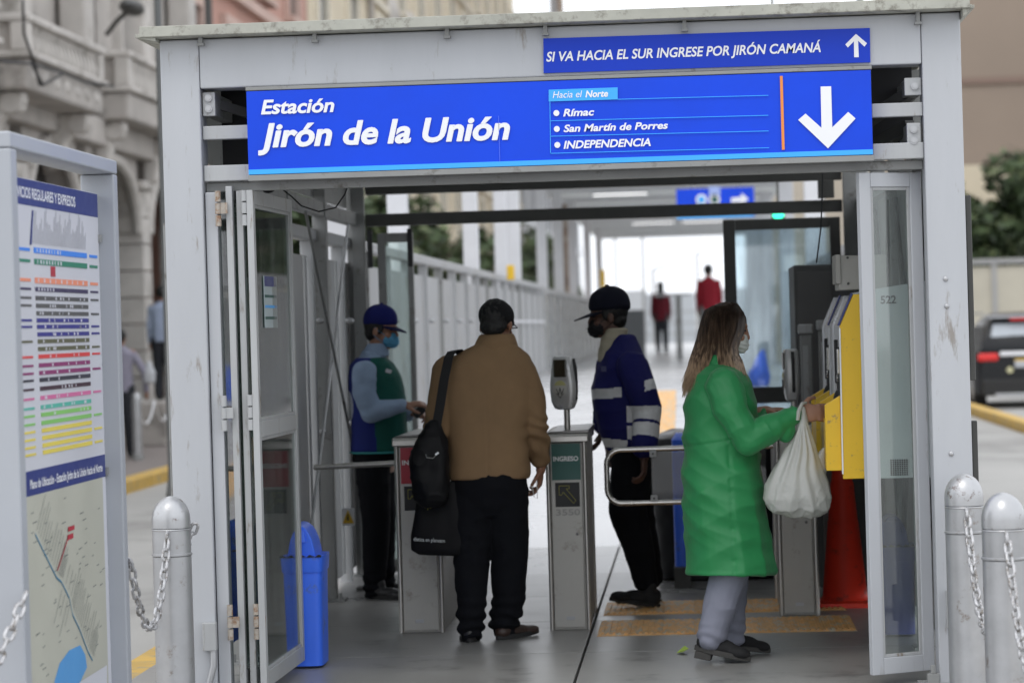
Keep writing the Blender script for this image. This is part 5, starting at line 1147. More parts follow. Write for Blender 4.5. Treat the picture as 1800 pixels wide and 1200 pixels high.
# ---------------------------------------------------------------- man in the brown coat (seen from behind)
SK1 = skinmat('tan', (.30, .155, .10)); SK2 = skinmat('brown', (.26, .125, .075)); SK3 = skinmat('deep', (.10, .05, .035)); SK4 = skinmat('light', (.40, .22, .15))
HAIRK = mat('hair_black', (.006, .0055, .005), .6, var=.3, vscale=40)
def man_brown():
    g = ground(868, 1126); t = root('person', (g.x, g.y, 0), 'man in brown jacket and black trousers seen from behind between two turnstiles', 'person')
    Y = 14.1; A_ = lambda x, y, Yv=Y: at(x, y, Yv)
    hc = A_(873, 570, 14.13); hf = V(.30, 1, -.30)
    hipL, kneeL, ankL = A_(833, 868, 14.1), A_(828, 985, 14.08), A_(828, 1092, 14.07)
    hipR, kneeR, ankR = A_(892, 868, 14.12), A_(894, 985, 14.14), A_(888, 1080, 14.20)
    shL, elL, wrL = A_(786, 648, 14.1), A_(768, 752, 14.06), A_(772, 742, 14.36)
    shR, elR, wrR = A_(918, 648, 14.1), A_(940, 748, 14.12), A_(950, 806, 14.22)
    b = MB(); head_parts(b, hc, hf, .98); b.limb([hc-V(0, .02, .06), A_(868, 620)], [.052, .060])
    b.loft([(A_(866, 632), .15, .08, 0), (A_(858, 690), .17, .11, 0), (A_(858, 790), .16, .11, 0), (A_(862, 865), .165, .115, 0)], n=20)
    for s_, e_, w_ in ((shL, elL, wrL), (shR, elR, wrR)): b.limb([s_, e_, w_], [.05, .042, .028])
    for h_, k_, a_ in ((hipL, kneeL, ankL), (hipR, kneeR, ankR)): b.limb([h_, k_, a_, a_-V(0, -.03, .05)], [.085, .055, .042, .04])
    hand(b, wrR+V(.0, .01, -.045), (-.10, .18, -1), (-1, .1, 0), -1, 1.0, .55); hand(b, wrL, (.5, 1, -.3), (0, 0, -1), 1, 1.0, 1.1)
    organic('body', b, SK2, t, voxel=.0055, smooth=2)
    short_hair('hair', hc, hf, HAIRK, t, 1.0)
    kc = MB(); f, s, u = frame(hf); kc.ell(hc-f*.012+u*.040, (.089, .104, .082), (s, f, u), n=22, k=14); kc.ell(hc+f*.03+u*.02, (.080, .085, .03), (s, f, u))
    organic('cap', kc, cloth('black_cap', (.011, .011, .012), .75), t, voxel=.006, smooth=2)
    gl = MB()
    for q in (-1, 1): gl.tube([hc+s*(.081*q)-f*.01+u*.006, hc+s*(.080*q)+f*.085+u*.004], .0025, n=6)
    gl.tube([hc+s*(-.08)+f*.086+u*.004, hc+f*.104+u*.006, hc+s*.08+f*.086+u*.004], .003, n=6); o = gl.build('glasses', M_BLACK, t)
    mask('mask', hc, hf, cloth('dark_mask', (.02, .02, .022)), t, 1.0)
    # coat
    cm = cloth('brown_jacket', (.25, .158, .085), .85, var=.10, vscale=5, bscale=300, bump=.2)
    j = MB()
    rg = [(A_(871, 594), .078, .082), (A_(870, 603), .098, .092), (A_(868, 613), .142, .104), (A_(865, 625), .190, .118), (A_(862, 641), .219, .132), (A_(859, 680), .226, .146), (A_(857, 715), .222, .152), (A_(857, 755), .210, .152), (A_(859, 800), .202, .148), (A_(860, 832), .203, .148), (A_(860, 842), .198, .142)]
    j.loft([(c, a, b_, 0) for c, a, b_ in rg], n=36, p=2.5)
    j.limb([shL+V(.01, 0, -.02), elL, elL.lerp(wrL, .95)], [.088, .072, .056]); j.limb([shR+V(-.01, 0, -.02), A_(932, 700, 14.1), elR, elR.lerp(wrR, .95)], [.088, .076, .068, .056])
    def disp(co):
        x, y, z = co[:, 0], co[:, 1], co[:, 2]
        d = .006*vnoise(co*np.array([6, 6, 3.0]))+.0025*vnoise(co*np.array([24, 24, 14]))+.007*pinch(co, (13, 5, 17), 1.1)*np.clip(vnoise(co*2.5+7)*1.6+.45, 0, 1)+.006*pinch(co, (-20, 6, 13), 3.0)*np.clip(vnoise(co*3+2)*1.6+.4, 0, 1)-.004
        arm = np.clip((x-(elR.x-.075))/.05, 0, 1)+np.clip(((elL.x+.045)-x)/.05, 0, 1)
        zz_ = np.exp(-((z-(elR.z-.06))/.12)**2); d = d+arm*zz_*.008*np.sin(z*80+x*34+3.4*vnoise(co*8))
        d = d+.003*np.exp(-((x-rg[6][0].x-.005)/.006)**2)*np.clip((1.25-z)*5, 0, 1)*-1
        return d
    jk = organic('jacket', j, cm, t, voxel=.007, smooth=4, disp=disp)
    col = MB(); col.loft([(A_(871, 616, 14.1), .120, .098, 0), (A_(872, 600, 14.1), .102, .092, 0), (A_(873, 587, 14.12), .084, .084, 0)], n=30)
    organic('collar', col, cm, t, voxel=.007, smooth=2, disp=lambda co: .002*vnoise(co*20))
    tm_ = cloth('black_trousers', (.0065, .007, .0095), .9)
    tr = MB(); tr.loft([(A_(861, 822), .185, .135, 0), (A_(861, 855), .190, .140, 0), (A_(861, 885), .165, .12, 0), (A_(861, 905), .12, .09, 0)], n=30, p=2.3)
    tr.limb([A_(832, 862), A_(829, 930, 14.09), A_(828, 990, 14.08), A_(828, 1060, 14.06), A_(827, 1106, 14.05)], [.112, .105, .090, .074, .064]); tr.limb([A_(890, 862), A_(893, 930, 14.12), A_(895, 990, 14.13), A_(893, 1050, 14.15), A_(886, 1094, 14.16)], [.112, .100, .088, .082, .074])
    organic('trousers', tr, tm_, t, voxel=.007, smooth=3, disp=trouser_disp(1.1, .26))
    sm = mat('shoe_brown', (.045, .026, .020), .45, var=.2, vscale=20)
    shoe('shoe', ground(826, 1129), ground(829, 1129)+V(-.03, .27, 0), mat('shoe_black', (.015, .015, .016), .45), t, .050, .10)
    shoe('shoe', ground(874, 1124), ground(874, 1124)+V(.19, .19, .012), sm, t, .052, .085)
    # strap crossing the shoulder is part of the bag
    return t
man_brown()
def shoulder_bag():
    Y = 13.93; t = root('shoulder_bag', at(760, 820, Y), 'puffy black shoulder bag on a wide strap worn by the man in brown', 'bag')
    bm_ = cloth('black_nylon', (.006, .006, .007), .55, bump=.1)
    m_ = MB(); A_ = lambda x, y, Yv=Y: at(x, y, Yv)
    m_.loft([(A_(765, 738), .022, .03, 0), (A_(761, 755), .050, .05, 0), (A_(757, 775), .082, .065, 0), (A_(756, 805), .103, .078, 0), (A_(758, 845), .098, .078, 0), (A_(759, 878), .092, .065, 0), (A_(760, 890), .06, .04, 0)], n=30, p=2.2)
    organic('bag_body', m_, bm_, t, voxel=.007, smooth=2, disp=lambda c: .013*vnoise(c*np.array([13, 13, 8]))+.008*crease(c*14, .15))
    sp = [A_(795, 616, 14.0), A_(789, 627, 13.955), A_(781, 665, 13.935), A_(774, 710, 13.92), A_(767, 750, 13.91), A_(763, 775, 13.90)]
    top = [A_(812, 622, 14.10), A_(804, 615, 14.05)]+sp; s_ = MB()
    for i in range(len(top)-1): s_.bar(top[i], top[i+1]+(top[i+1]-top[i]).normalized()*.006, .044, .007, up=(0, -1, 0)) if False else None
    L_, R_ = [], []
    for i, p in enumerate(top): w = .024; L_.append(p+V(-w, 0, -.004)); R_.append(p+V(w, 0, .004))
    vs = L_+R_+[p+V(0, -.006, 0) for p in L_]+[p+V(0, -.006, 0) for p in R_]; k = len(L_)
    fs = []
    for i in range(k-1): fs += [(i, i+1, k+i+1, k+i), (2*k+i, 3*k+i, 3*k+i+1, 2*k+i+1), (i, 2*k+i, 2*k+i+1, i+1), (k+i, k+i+1, 3*k+i+1, 3*k+i)]
    s_.add(vs, fs).build('strap', cloth('strap_black', (.014, .014, .015), .6), t)
    q = A_(768, 797, 13.845); MB().obox(q, .020, .004, .010, Matrix.Rotation(-.6, 3, 'Y')).build('tag', M_WHITE, t); MB().tube([q+V(-.055, 0, -.002), q+V(-.05, 0, -.018), q+V(-.02, 0, -.022), q+V(-.005, 0, -.008)], .002, n=5).build('buckle_wire', M_STEEL, t)
    return t
shoulder_bag()
def tote():
    Y = 13.90; t = root('tote_bag', at(788, 930, 14.0), 'flat black tote bag with small white print below the shoulder bag', 'bag')
    A_ = lambda x, y, Yv=Y: at(x, y, Yv); bm_ = cloth('black_tote', (.006, .006, .007), .6, bump=.1)
    m_ = MB()
    m_.loft([(A_(770, 845, 14.05), .095, .030, -.1), (A_(771, 890, 14.05), .115, .04, -.1), (A_(770, 940, 14.05), .140, .045, -.1), (A_(771, 965, 14.05), .138, .04, -.1), (A_(775, 975, 14.05), .11, .03, -.1)], n=30, p=4)
    organic('bag_body', m_, bm_, t, voxel=.007, smooth=2, disp=lambda c: .006*vnoise(c*np.array([13, 13, 7])))
    m2 = MB(); m2.loft([(A_(838, 890, 14.33), .05, .02, 0), (A_(838, 930, 14.33), .055, .03, 0), (A_(838, 968, 14.33), .055, .03, 0), (A_(838, 975, 14.33), .04, .02, 0)], n=20, p=4)
    organic('bag_end', m2, bm_, t, voxel=.007, smooth=2, disp=lambda c: .004*vnoise(c*12))
    px_text('lettering', 'dística en planeam', (727, 950), (782, 956.5), 6.5, 13.985, mat('tote_print', (.42, .44, .44), .6), t, bold=.01, slope=-.08)
    q = A_(752, 889, 13.985); e = MB()
    for k in range(6):
        a = k*1.05; e.tube([q+V(.004*math.cos(a), 0, .004*math.sin(a)), q+V(.017*math.cos(a+.5), 0, .020*math.sin(a+.5))], .0022, n=5)
    e.build('yellow_emblem', mat('tote_yellow', (.35, .32, .06), .6), t)
tote()
# key cord in his right hand
q = at(940, 846, 14.2); o = MB().tube([q, q+V(-.012, 0, -.03), q+V(-.006, 0, -.075), q+V(.010, 0, -.085), q+V(.012, 0, -.04), q+V(.006, 0, 0)], .0022, n=5).build('key_cord', M_STEEL, None, True); tag(o, 'thin looped cord dangling from the right hand of the man in brown', 'cord')

# ---------------------------------------------------------------- left guard in vest
def guard_vest():
    g = ground(668, 1050); t = root('person', (g.x, g.y, 0), 'guard in blue cap and blue-green vest facing right behind the left turnstile', 'person')
    Y = 16.45; A_ = lambda x, y, Yv=Y: at(x, y, Yv)
    hc = A_(671, 580); hf = V(1, -.28, -.12)
    shN, elN, wrN = A_(641, 655, 16.27), A_(652, 724, 16.24), A_(707, 713, 16.2)
    shF, elF, wrF = A_(662, 652, 16.62), A_(680, 725, 16.66), A_(716, 728, 16.55)
    legs = [(A_(655, 815, 16.37), A_(661, 915, 16.36), A_(658, 1036, 16.40)), (A_(662, 815, 16.55), A_(672, 915, 16.56), A_(675, 1034, 16.60))]
    b = MB(); head_parts(b, hc, hf, .96); b.limb([hc-V(.015, 0, .06), A_(656, 625)], [.048, .055])
    b.loft([(A_(656, 640), .09, .15, 0), (A_(662, 700), .12, .17, 0), (A_(664, 780), .11, .16, 0), (A_(660, 830), .11, .17, 0)], n=20)
    b.limb([shN, elN, wrN], [.045, .038, .027]); b.limb([shF, elF, wrF], [.045, .038, .027])
    for h_, k_, a_ in legs: b.limb([h_, k_, a_], [.08, .052, .04])
    hand(b, wrN+V(.015, 0, 0), (1, .05, .12), (0, .3, -1), -1, 1.0, .55); hand(b, wrF, (1, -.1, .05), (0, 0, -1), 1, 1.0, .8)
    organic('body', b, SK1, t, voxel=.0055, smooth=2)
    short_hair('hair', hc, hf, HAIRK, t, .97); cap('cap', hc+V(0, 0, .005), hf, cloth('navy_cap', (.010, .014, .115), .75), t, 1.04, brimm=cloth('dark_brim', (.008, .010, .05)), brim=.072, tall=1.1)
    eyes('eye', hc, hf, .96, t); mask('mask', hc, hf, cloth('blue_mask', (.10, .33, .53), .8, bump=.03), t, .98)
    # shirt
    shm = cloth('pale_blue_shirt', (.27, .36, .50), .8, var=.08)
    s_ = MB(); s_.loft([(A_(658, 614), .058, .060, 0), (A_(656, 626), .075, .09, 0), (A_(652, 645), .10, .18, 0), (A_(660, 700), .12, .17, 0), (A_(663, 770), .12, .16, 0)], n=28)
    s_.limb([shN, A_(640, 690, 16.24), elN, wrN], [.072, .066, .062, .041]); s_.limb([shF, elF, wrF], [.068, .06, .042])
    organic('shirt', s_, shm, t, voxel=.007, smooth=3, disp=lambda c: .004*vnoise(c*np.array([14, 14, 18]))+.005*ridge(c*np.array([10, 10, 20])))
    cl = MB(); cl.loft([(A_(660, 626), .082, .082, 0), (A_(662, 612), .070, .072, 0), (A_(664, 603), .058, .062, 0)], n=24); organic('shirt_collar', cl, shm, t, voxel=.006, smooth=2)
    vm = [cloth('vest_blue', (.016, .026, .16), .75), cloth('vest_green', (.010, .085, .068), .7), cloth('vest_pale', (.42, .45, .5), .6)]
    v = MB(); rg = [(A_(652, 628), .085, .125), (A_(654, 640), .125, .165), (A_(659, 662), .152, .178), (A_(664, 700), .163, .185), (A_(666, 740), .162, .185), (A_(668, 775), .168, .19), (A_(668, 792), .172, .192)]
    v.loft([(c, a, b_, 0) for c, a, b_ in rg], n=36, p=2.4)
    vo = organic('vest', v, vm, t, voxel=.007, smooth=3, disp=lambda c: .005*vnoise(c*np.array([9, 9, 4]))+.002*vnoise(c*28))
    cx = rg[4][0].x
    mi = np.zeros(len(vo.data.polygons), dtype=np.int32)
    for p in vo.data.polygons:
        c = p.center
        if c.x > cx-.005+(1.05-c.z)*.05: mi[p.index] = 1
        if (c.x-(cx-.162))**2/.03**2+(c.z-1.12)**2/.085**2 < 1 and c.y < Y+.1: mi[p.index] = 2
    vo.data.polygons.foreach_set('material_index', mi)
    hm = MB(); n = 32; c = rg[-1][0]; hm.tube([c+V(.174*math.cos(2*math.pi*i/n), .193*math.sin(2*math.pi*i/n), -.004) for i in range(n)], .006, n=6, closed=True); hm.build('hem', mat('teal_trim', (.03, .30, .30), .6), t)
    q = A_(683, 652, 16.268); MB().obox(q, .034, .008, .020, Matrix.Rotation(.35, 3, 'Y') @ Matrix.Rotation(.5, 3, 'Z')).build('badge', M_POSTER, t)
    tr = MB(); tr.loft([(A_(664, 785), .14, .165, 0), (A_(661, 815), .135, .165, 0)], n=28)
    for h_, k_, a_ in legs: tr.limb([h_, k_, a_], [.108, .082, .062])
    organic('trousers', tr, cloth('black_trousers', (0, 0, 0)), t, voxel=.008, smooth=3, disp=trouser_disp(1.0, .2))
    sm = mat('shoe_black', (0, 0, 0)); h0 = ground(648, 1055); shoe('shoe', (h0.x, 16.40, .0), (h0.x+.25, 16.30, .0), sm, t, .046, .095); shoe('shoe', (h0.x+.035, 16.62, 0), (h0.x+.28, 16.55, 0), sm, t, .046, .095)
    hd = MB().obox(A_(737, 723, 16.42), .05, .03, .075, Matrix.Rotation(.9, 3, 'Y')).build('handheld_reader', M_BLACK, None, bevel=.006); tag(hd, 'small black handheld device in the hands of the guard in the vest', 'device')
guard_vest()

# ---------------------------------------------------------------- guard in navy jacket
def guard_navy():
    g = ground(1125, 1066); t = root('person', (g.x, g.y, 0), 'man in dark cap and navy jacket with white bands stepping left', 'person')
    Y = 15.6; A_ = lambda x, y, Yv=Y: at(x, y, Yv)
    hc = A_(1068, 556); hf = V(-1, -.12, -.10)
    shN, elN, wrN = A_(1112, 645, 15.40), A_(1138, 722, 15.38), A_(1132, 792, 15.32)
    shF, elF, wrF = A_(1075, 645, 15.78), A_(1066, 715, 15.82), A_(1060, 752, 15.75)
    legN = (A_(1112, 800, 15.50), A_(1103, 898, 15.46), A_(1136, 1018, 15.52)); legF = (A_(1108, 800, 15.70), A_(1122, 900, 15.72), A_(1146, 1015, 15.76))
    b = MB(); head_parts(b, hc, hf, 1.02); b.limb([hc+V(.02, 0, -.06), A_(1082, 615)], [.052, .060])
    b.loft([(A_(1088, 632), .09, .16, 0), (A_(1090, 700), .13, .17, 0), (A_(1100, 780), .12, .16, 0), (A_(1108, 820), .12, .16, 0)], n=20)
    b.limb([shN, elN, wrN], [.048, .04, .028]); b.limb([shF, elF, wrF], [.048, .04, .028])
    for h_, k_, a_ in (legN, legF): b.limb([h_, k_, a_], [.08, .055, .042])
    hand(b, wrN+V(0, 0, -.025), (-.02, -.05, -1), (-1, .2, 0), 1, 1.05, .55); hand(b, wrF, (-.35, -.1, -1), (-.3, 0, -.2), 1, 1.0, .5)
    organic('body', b, SK3, t, voxel=.0055, smooth=2)
    short_hair('hair', hc, hf, HAIRK, t, 1.02); cap('cap', hc+V(.004, 0, .006), hf, cloth('ink_cap', (.009, .010, .020), .8), t, 1.16, brim=.088, tall=1.08)
    eyes('eye', hc, hf, 1.02, t); mask('mask', hc, hf, cloth('dark_mask', (0, 0, 0)), t, 1.05)
    cm = cloth('cream_scarf', (.42, .38, .29), .85); n_ = MB(); n_.loft([(A_(1078, 634), .085, .11, 0), (A_(1078, 612), .078, .095, 0), (A_(1080, 590), .066, .08, 0), (A_(1083, 578), .062, .075, 0)], n=26)
    organic('scarf', n_, cm, t, voxel=.007, smooth=2, disp=lambda c: .005*ridge(c*np.array([16, 16, 22])))
    nm = cloth('navy_jacket', (.013, .014, .105), .7, var=.12); j = MB()
    rg = [(A_(1096, 588), .058, .075), (A_(1098, 602), .078, .12), (A_(1096, 620), .108, .175), (A_(1093, 645), .138, .205), (A_(1089, 680), .160, .215), (A_(1094, 715), .166, .215), (A_(1101, 750), .158, .21), (A_(1108, 780), .150, .205), (A_(1110, 789), .142, .20)]
    j.loft([(c, a, b_, 0) for c, a, b_ in rg], n=36, p=2.3); j.limb([shN, A_(1128, 685, 15.36), elN, wrN+V(0, 0, .03)], [.090, .084, .080, .072]); j.limb([shF, elF, wrF+V(0, 0, .02)], [.085, .07, .058])
    fold = lambda c: .006*vnoise(c*np.array([9, 9, 6]))+.006*crease(c*np.array([6, 6, 10])+1.7)-.002
    wm = mat('reflective_white', (.66, .66, .67), .4, var=.12, vscale=20)
    jo = organic('jacket', j, [nm, wm], t, voxel=.006, smooth=3, disp=fold)
    nP = len(jo.data.polygons); cen = np.empty(nP*3); jo.data.polygons.foreach_get('center', cen); cen = cen.reshape(-1, 3)
    S0, E0, W0 = np.array(shN), np.array(elN), np.array(wrN)
    def along(P0, P1): ax = P1-P0; tt = ((cen-P0)@ax)/(ax@ax); return tt, np.linalg.norm(cen-(P0+np.clip(tt, 0, 1)[:, None]*ax), axis=1), np.linalg.norm(ax)
    t1, d1, l1 = along(E0, W0); t2, d2, l2 = along(S0, E0); arm = (np.minimum(d1, d2) < .125) & (cen[:, 1] < Y-.06) & (cen[:, 0] > A_(1105, 700).x-.01)
    ca, cb = A_(1088, 688), A_(1109, 779)
    tape = (~arm) & (np.abs(cen[:, 2]-ca.z-.06*(cen[:, 0]-ca.x)) < .027) & (cen[:, 0] < ca.x+.02)
    tape |= (~arm) & (np.abs(cen[:, 2]-cb.z+.10*(cen[:, 0]-cb.x)) < .024) & (cen[:, 0] < cb.x+.05)
    tape |= arm & (cen[:, 2] < E0[2]+.03) & (np.abs(t1-.10) < .040/l1) ; tape |= arm & (np.abs(t1-.52) < .036/l1)
    tape |= arm & (np.abs(t2-.50) < .028/l2) & (cen[:, 0] > A_(1136, 700).x)
    jo.data.polygons.foreach_set('material_index', tape.astype(np.int32))
    q = A_(1061, 648, 15.385); MB().obox(q, .03, .004, .03, Matrix.Rotation(-.45, 3, 'Z')).build('chest_emblem', mat('emblem_grey', (.07, .07, .16), .6), t)
    tr = MB(); tr.loft([(A_(1108, 775), .135, .165, 0), (A_(1110, 808), .140, .17, 0)], n=28)
    tr.limb([legN[0], legN[1], A_(1122, 960, 15.48), A_(1136, 1022, 15.52)], [.118, .104, .085, .066]); tr.limb([legF[0], legF[1], legF[2]], [.11, .088, .064])
    organic('trousers', tr, cloth('black_trousers', (0, 0, 0)), t, voxel=.008, smooth=3, disp=trouser_disp(1.0, .16))
    sm = mat('shoe_suede_black', (.010, .010, .011), .8); hx = ground(1158, 1071)
    shoe('shoe', (hx.x, 15.50, .0), (hx.x-.265, 15.44, .052), sm, t, .050, .11); shoe('shoe', (hx.x+.01, 15.78, .0), (hx.x-.24, 15.74, .0), sm, t, .048, .10)
guard_navy()

# ---------------------------------------------------------------- woman in the green gown
def woman():
    g = ground(1285, 1160); t = root('person', (g.x, g.y, 0), 'long haired woman in green gown reaching to the yellow ticket machine', 'person')
    Y = 13.05; A_ = lambda x, y, Yv=Y: at(x, y, Yv)
    hc = A_(1279, 578, 13.07); hf = V(1, .10, -.24)
    shN, elN, wrN = A_(1270, 676, 12.86), A_(1312, 775, 12.80), A_(1400, 727, 12.86)
    shF, elF, wrF = A_(1275, 676, 13.26), A_(1318, 765, 13.30), A_(1346, 722, 13.30)
    legN = (A_(1270, 870, 12.97), A_(1284, 1000, 12.96), A_(1254, 1118, 12.95)); legF = (A_(1275, 870, 13.15), A_(1288, 1000, 13.14), A_(1290, 1118, 13.17))
    b = MB(); head_parts(b, hc, hf, .98, ears=False); b.limb([hc-V(.01, 0, .06), A_(1262, 655)], [.046, .055])
    b.loft([(A_(1262, 665), .09, .14, 0), (A_(1266, 730), .12, .15, 0), (A_(1268, 830), .12, .16, 0), (A_(1272, 880), .13, .17, 0)], n=20)
    b.limb([shN, elN, wrN], [.045, .038, .025]); b.limb([shF, elF, wrF], [.045, .038, .025])
    for h_, k_, a_ in (legN, legF): b.limb([h_, k_, a_], [.085, .055, .04])
    hand(b, wrN+V(.012, .01, 0), (1, .12, .03), (0, 1, -.25), 1, 1.06, .55, .1); hand(b, wrF, (1, 0, .05), (0, 0, -1), -1, .9, .9)
    organic('body', b, skinmat('warm', (.33, .175, .115)), t, voxel=.0052, smooth=2)
    eyes('eye', hc, hf, .98, t); mask('mask', hc, hf, cloth('white_mask', (.62, .65, .62), .8, bump=.03), t, .98)
    # gown
    gm = mat('green_gown', (.020, .225, .070), .44, var=.05, vscale=4, sheen=.1, bump=.12, bscale=20, spec=.38)
    j = MB()
    rg = [(A_(1262, 628), .060, .068), (A_(1262, 640), .090, .11), (A_(1262, 655), .128, .170), (A_(1265, 675), .152, .200), (A_(1267, 710), .172, .222), (A_(1267, 760), .176, .228), (A_(1268, 810), .182, .23), (A_(1271, 860), .188, .235), (A_(1276, 910), .197, .24), (A_(1281, 955), .205, .245), (A_(1284, 990), .208, .248), (A_(1284, 1006), .205, .245)]
    j.loft([(c, a, b_, 0) for c, a, b_ in rg], n=44, p=2.2)
    j.limb([shN, A_(1288, 725, 12.81), elN, elN.lerp(wrN, .55), elN.lerp(wrN, .93)], [.082, .078, .074, .062, .042]); j.ell(elN.lerp(wrN, .74)-V(-.01, 0, .045), (.042, .04, .055)); j.limb([shF, elF, elF.lerp(wrF, .9)], [.080, .07, .045])
    P0, P1 = np.array(elN), np.array(wrN)
    hemz = rg[-1][0].z
    def disp(co):
        x, y, z = co[:, 0], co[:, 1], co[:, 2]
        ax = P1-P0; tt = np.clip(((co-P0)@ax)/(ax@ax), 0, 1.1); dist = np.linalg.norm(co-(P0+tt[:, None]*ax), axis=1); fore = np.exp(-(dist/.11)**4)*np.clip(tt*4, 0, 1)
        body = 1-fore
        # tension folds: broad planes with narrow creases, diagonal on the flank and vertical towards the hem
        A1 = np.stack([x*2.2+z*3.0, y*2.0, z*4.2-x*3.0], 1); A2 = np.stack([x*4.0+z*5.0, y*3, z*6.5-x*5.5], 1); A3 = np.stack([x*7, y*7, z*1.3], 1)
        lo = np.clip((1.05-z)/.5, 0, 1)
        m1 = np.clip(vnoise(co*2.7+4)*1.6+.55, 0, 1); m2 = np.clip(vnoise(co*3.3+9)*1.6+.5, 0, 1)
        d = body*(.009*vnoise(A1+2.3)+.013*pinch(co, (26, 9, 34), .6)*m1*(1-.55*lo)+.012*pinch(co, (-17, 11, 40), 2.1)*m2*(1-.4*lo)+.008*pinch(co, (50, 30, 4), 1.2, 1.4)*(.10+.90*lo)+.004*pinch(co, (30, -20, 75), .2, 3.5)*m1-.010)
        d = d+fore*(.006*crease(np.stack([tt*6+x*3, y*9, z*9], 1)+2.2, .18)+.006*vnoise(co*np.array([22, 12, 14])))
        # side seam with puckers
        sx = rg[8][0].x+.02+(1.0-z)*.02; seam = np.exp(-((x-sx)/.009)**2)*(y < Y-.05)*(z < 1.02); d = d-seam*(.004+.003*vnoise(co*np.array([1, 1, 55])))
        d = d-.006*np.exp(-((z-(.995+.02*np.sin(x*6)))/.006)**2)*(y < Y-.05)*(x < sx)
        d = d+.004*np.exp(-((z-hemz-.012)/.012)**2)
        return d
    go = organic('gown', j, gm, t, voxel=.006, smooth=2, disp=disp)
    cl = MB(); cl.loft([(A_(1262, 650), .092, .098, 0), (A_(1264, 634), .084, .088, 0), (A_(1268, 622), .072, .078, 0)], n=26); organic('collar', cl, gm, t, voxel=.007, smooth=2, disp=lambda c: .005*ridge(c*18))
    cf = elN.lerp(wrN, .96); cu = MB(); ax = (wrN-elN).normalized(); cu.tube([cf-ax*.016, cf-ax*.005, cf+ax*.008, cf+ax*.016], [.044, .038, .046, .035], n=20); organic('cuff', cu, gm, t, voxel=.005, smooth=1, disp=lambda c: .004*vnoise(c*np.array([20, 70, 70])))
    # trousers
    tm_ = cloth('grey_trousers', (.24, .25, .31), .8, bump=.1); tr = MB()
    tr.limb([legN[0], A_(1285, 1000, 12.96), A_(1264, 1070, 12.95), A_(1251, 1114, 12.95)], [.10, .084, .076, .069]); tr.limb([legF[0], A_(1288, 1000, 13.13), A_(1289, 1070, 13.15), A_(1288, 1122, 13.17)], [.10, .074, .060, .056])
    organic('trousers', tr, tm_, t, voxel=.007, smooth=3, disp=trouser_disp(1.0, .20))
    sm = mat('shoe_suede_black', (0, 0, 0)); so = mat('sole_grey', (.05, .048, .045), .7)
    h0 = ground(1222, 1160); sh1 = shoe('shoe', (at(1222, 1150, 12.93).x, 12.965, .060), (at(1222, 1150, 12.93).x+.245, 12.93, .006), sm, t, .048, .105, sole=.024, lift=.032, solem=so)
    MB().tube([at(1240, 1133, 12.912), at(1252, 1138, 12.905)], .003, n=6).build('shoe_buckle', M_CHROME, sh1)
    for px, py in ((1240, 1124), (1247, 1130)): MB().ell(at(px, py, 12.912), .004, n=8, k=6).build('stud', M_CHROME, sh1, smooth=True)
    hx = ground(1272, 1158); shoe('shoe', (hx.x+.0, 13.22, .035), (hx.x+.215, 13.26, .004), sm, t, .046, .095, sole=.022, lift=.012, solem=so)
    # hair: a soft under-mass and separate strands, dark at the roots and blond at the ends
    f, s, u = frame(hf); A = (s, f, u); hm = MB()
    hm.ell(hc-f*.016+u*.032, (.083, .098, .087), A, n=22, k=14); hm.ell(hc-f*.045-u*.035, (.076, .062, .085), A)
    hm.loft([(A_(1264, 600, 13.06), .062, .078, 0), (A_(1254, 640, 13.05), .062, .078, 0), (A_(1246, 660, 13.04), .045, .065, 0), (A_(1238, 675, 13.04), .02, .03, 0)], n=24)
    hmat = bpy.data.materials.new('long_hair'); hmat.use_nodes = True; nt = hmat.node_tree; N, L = nt.nodes, nt.links; bs = N['Principled BSDF']; bs.inputs['Roughness'].default_value = .42
    gx = N.new('ShaderNodeNewGeometry'); sp = N.new('ShaderNodeSeparateXYZ'); L.new(gx.outputs['Position'], sp.inputs[0]); mr = N.new('ShaderNodeMapRange'); mr.inputs[1].default_value = hc.z-.20; mr.inputs[2].default_value = hc.z+.05; mr.inputs[3].default_value = 1; mr.inputs[4].default_value = 0; L.new(sp.outputs['Z'], mr.inputs[0])
    mp = N.new('ShaderNodeMapping'); mp.inputs['Scale'].default_value = (70, 70, 3); tc = N.new('ShaderNodeTexCoord'); nz = N.new('ShaderNodeTexNoise'); nz.inputs['Scale'].default_value = 1.6; L.new(tc.outputs['Object'], mp.inputs[0]); L.new(mp.outputs[0], nz.inputs['Vector'])
    ma = N.new('ShaderNodeMath'); ma.operation = 'MULTIPLY_ADD'; ma.inputs[1].default_value = 1.8; ma.inputs[2].default_value = -.90; L.new(nz.outputs[0], ma.inputs[0]); ad = N.new('ShaderNodeMath'); ad.use_clamp = True; L.new(ma.outputs[0], ad.inputs[0]); L.new(mr.outputs[0], ad.inputs[1])
    cr = N.new('ShaderNodeValToRGB'); cr.color_ramp.elements[0].color = (.020, .012, .008, 1); cr.color_ramp.elements[1].color = (.36, .255, .165, 1); e = cr.color_ramp.elements.new(.5); e.color = (.085, .055, .036, 1); L.new(ad.outputs[0], cr.inputs[0]); L.new(cr.outputs[0], bs.inputs['Base Color'])
    ho = organic('hair', hm, mat('hair_dark_brown', (.035, .020, .013), .6), t, voxel=.006, smooth=3, disp=lambda c: .004*vnoise(c*np.array([75, 75, 4])))
    r = random.Random(5); st_ = MB()
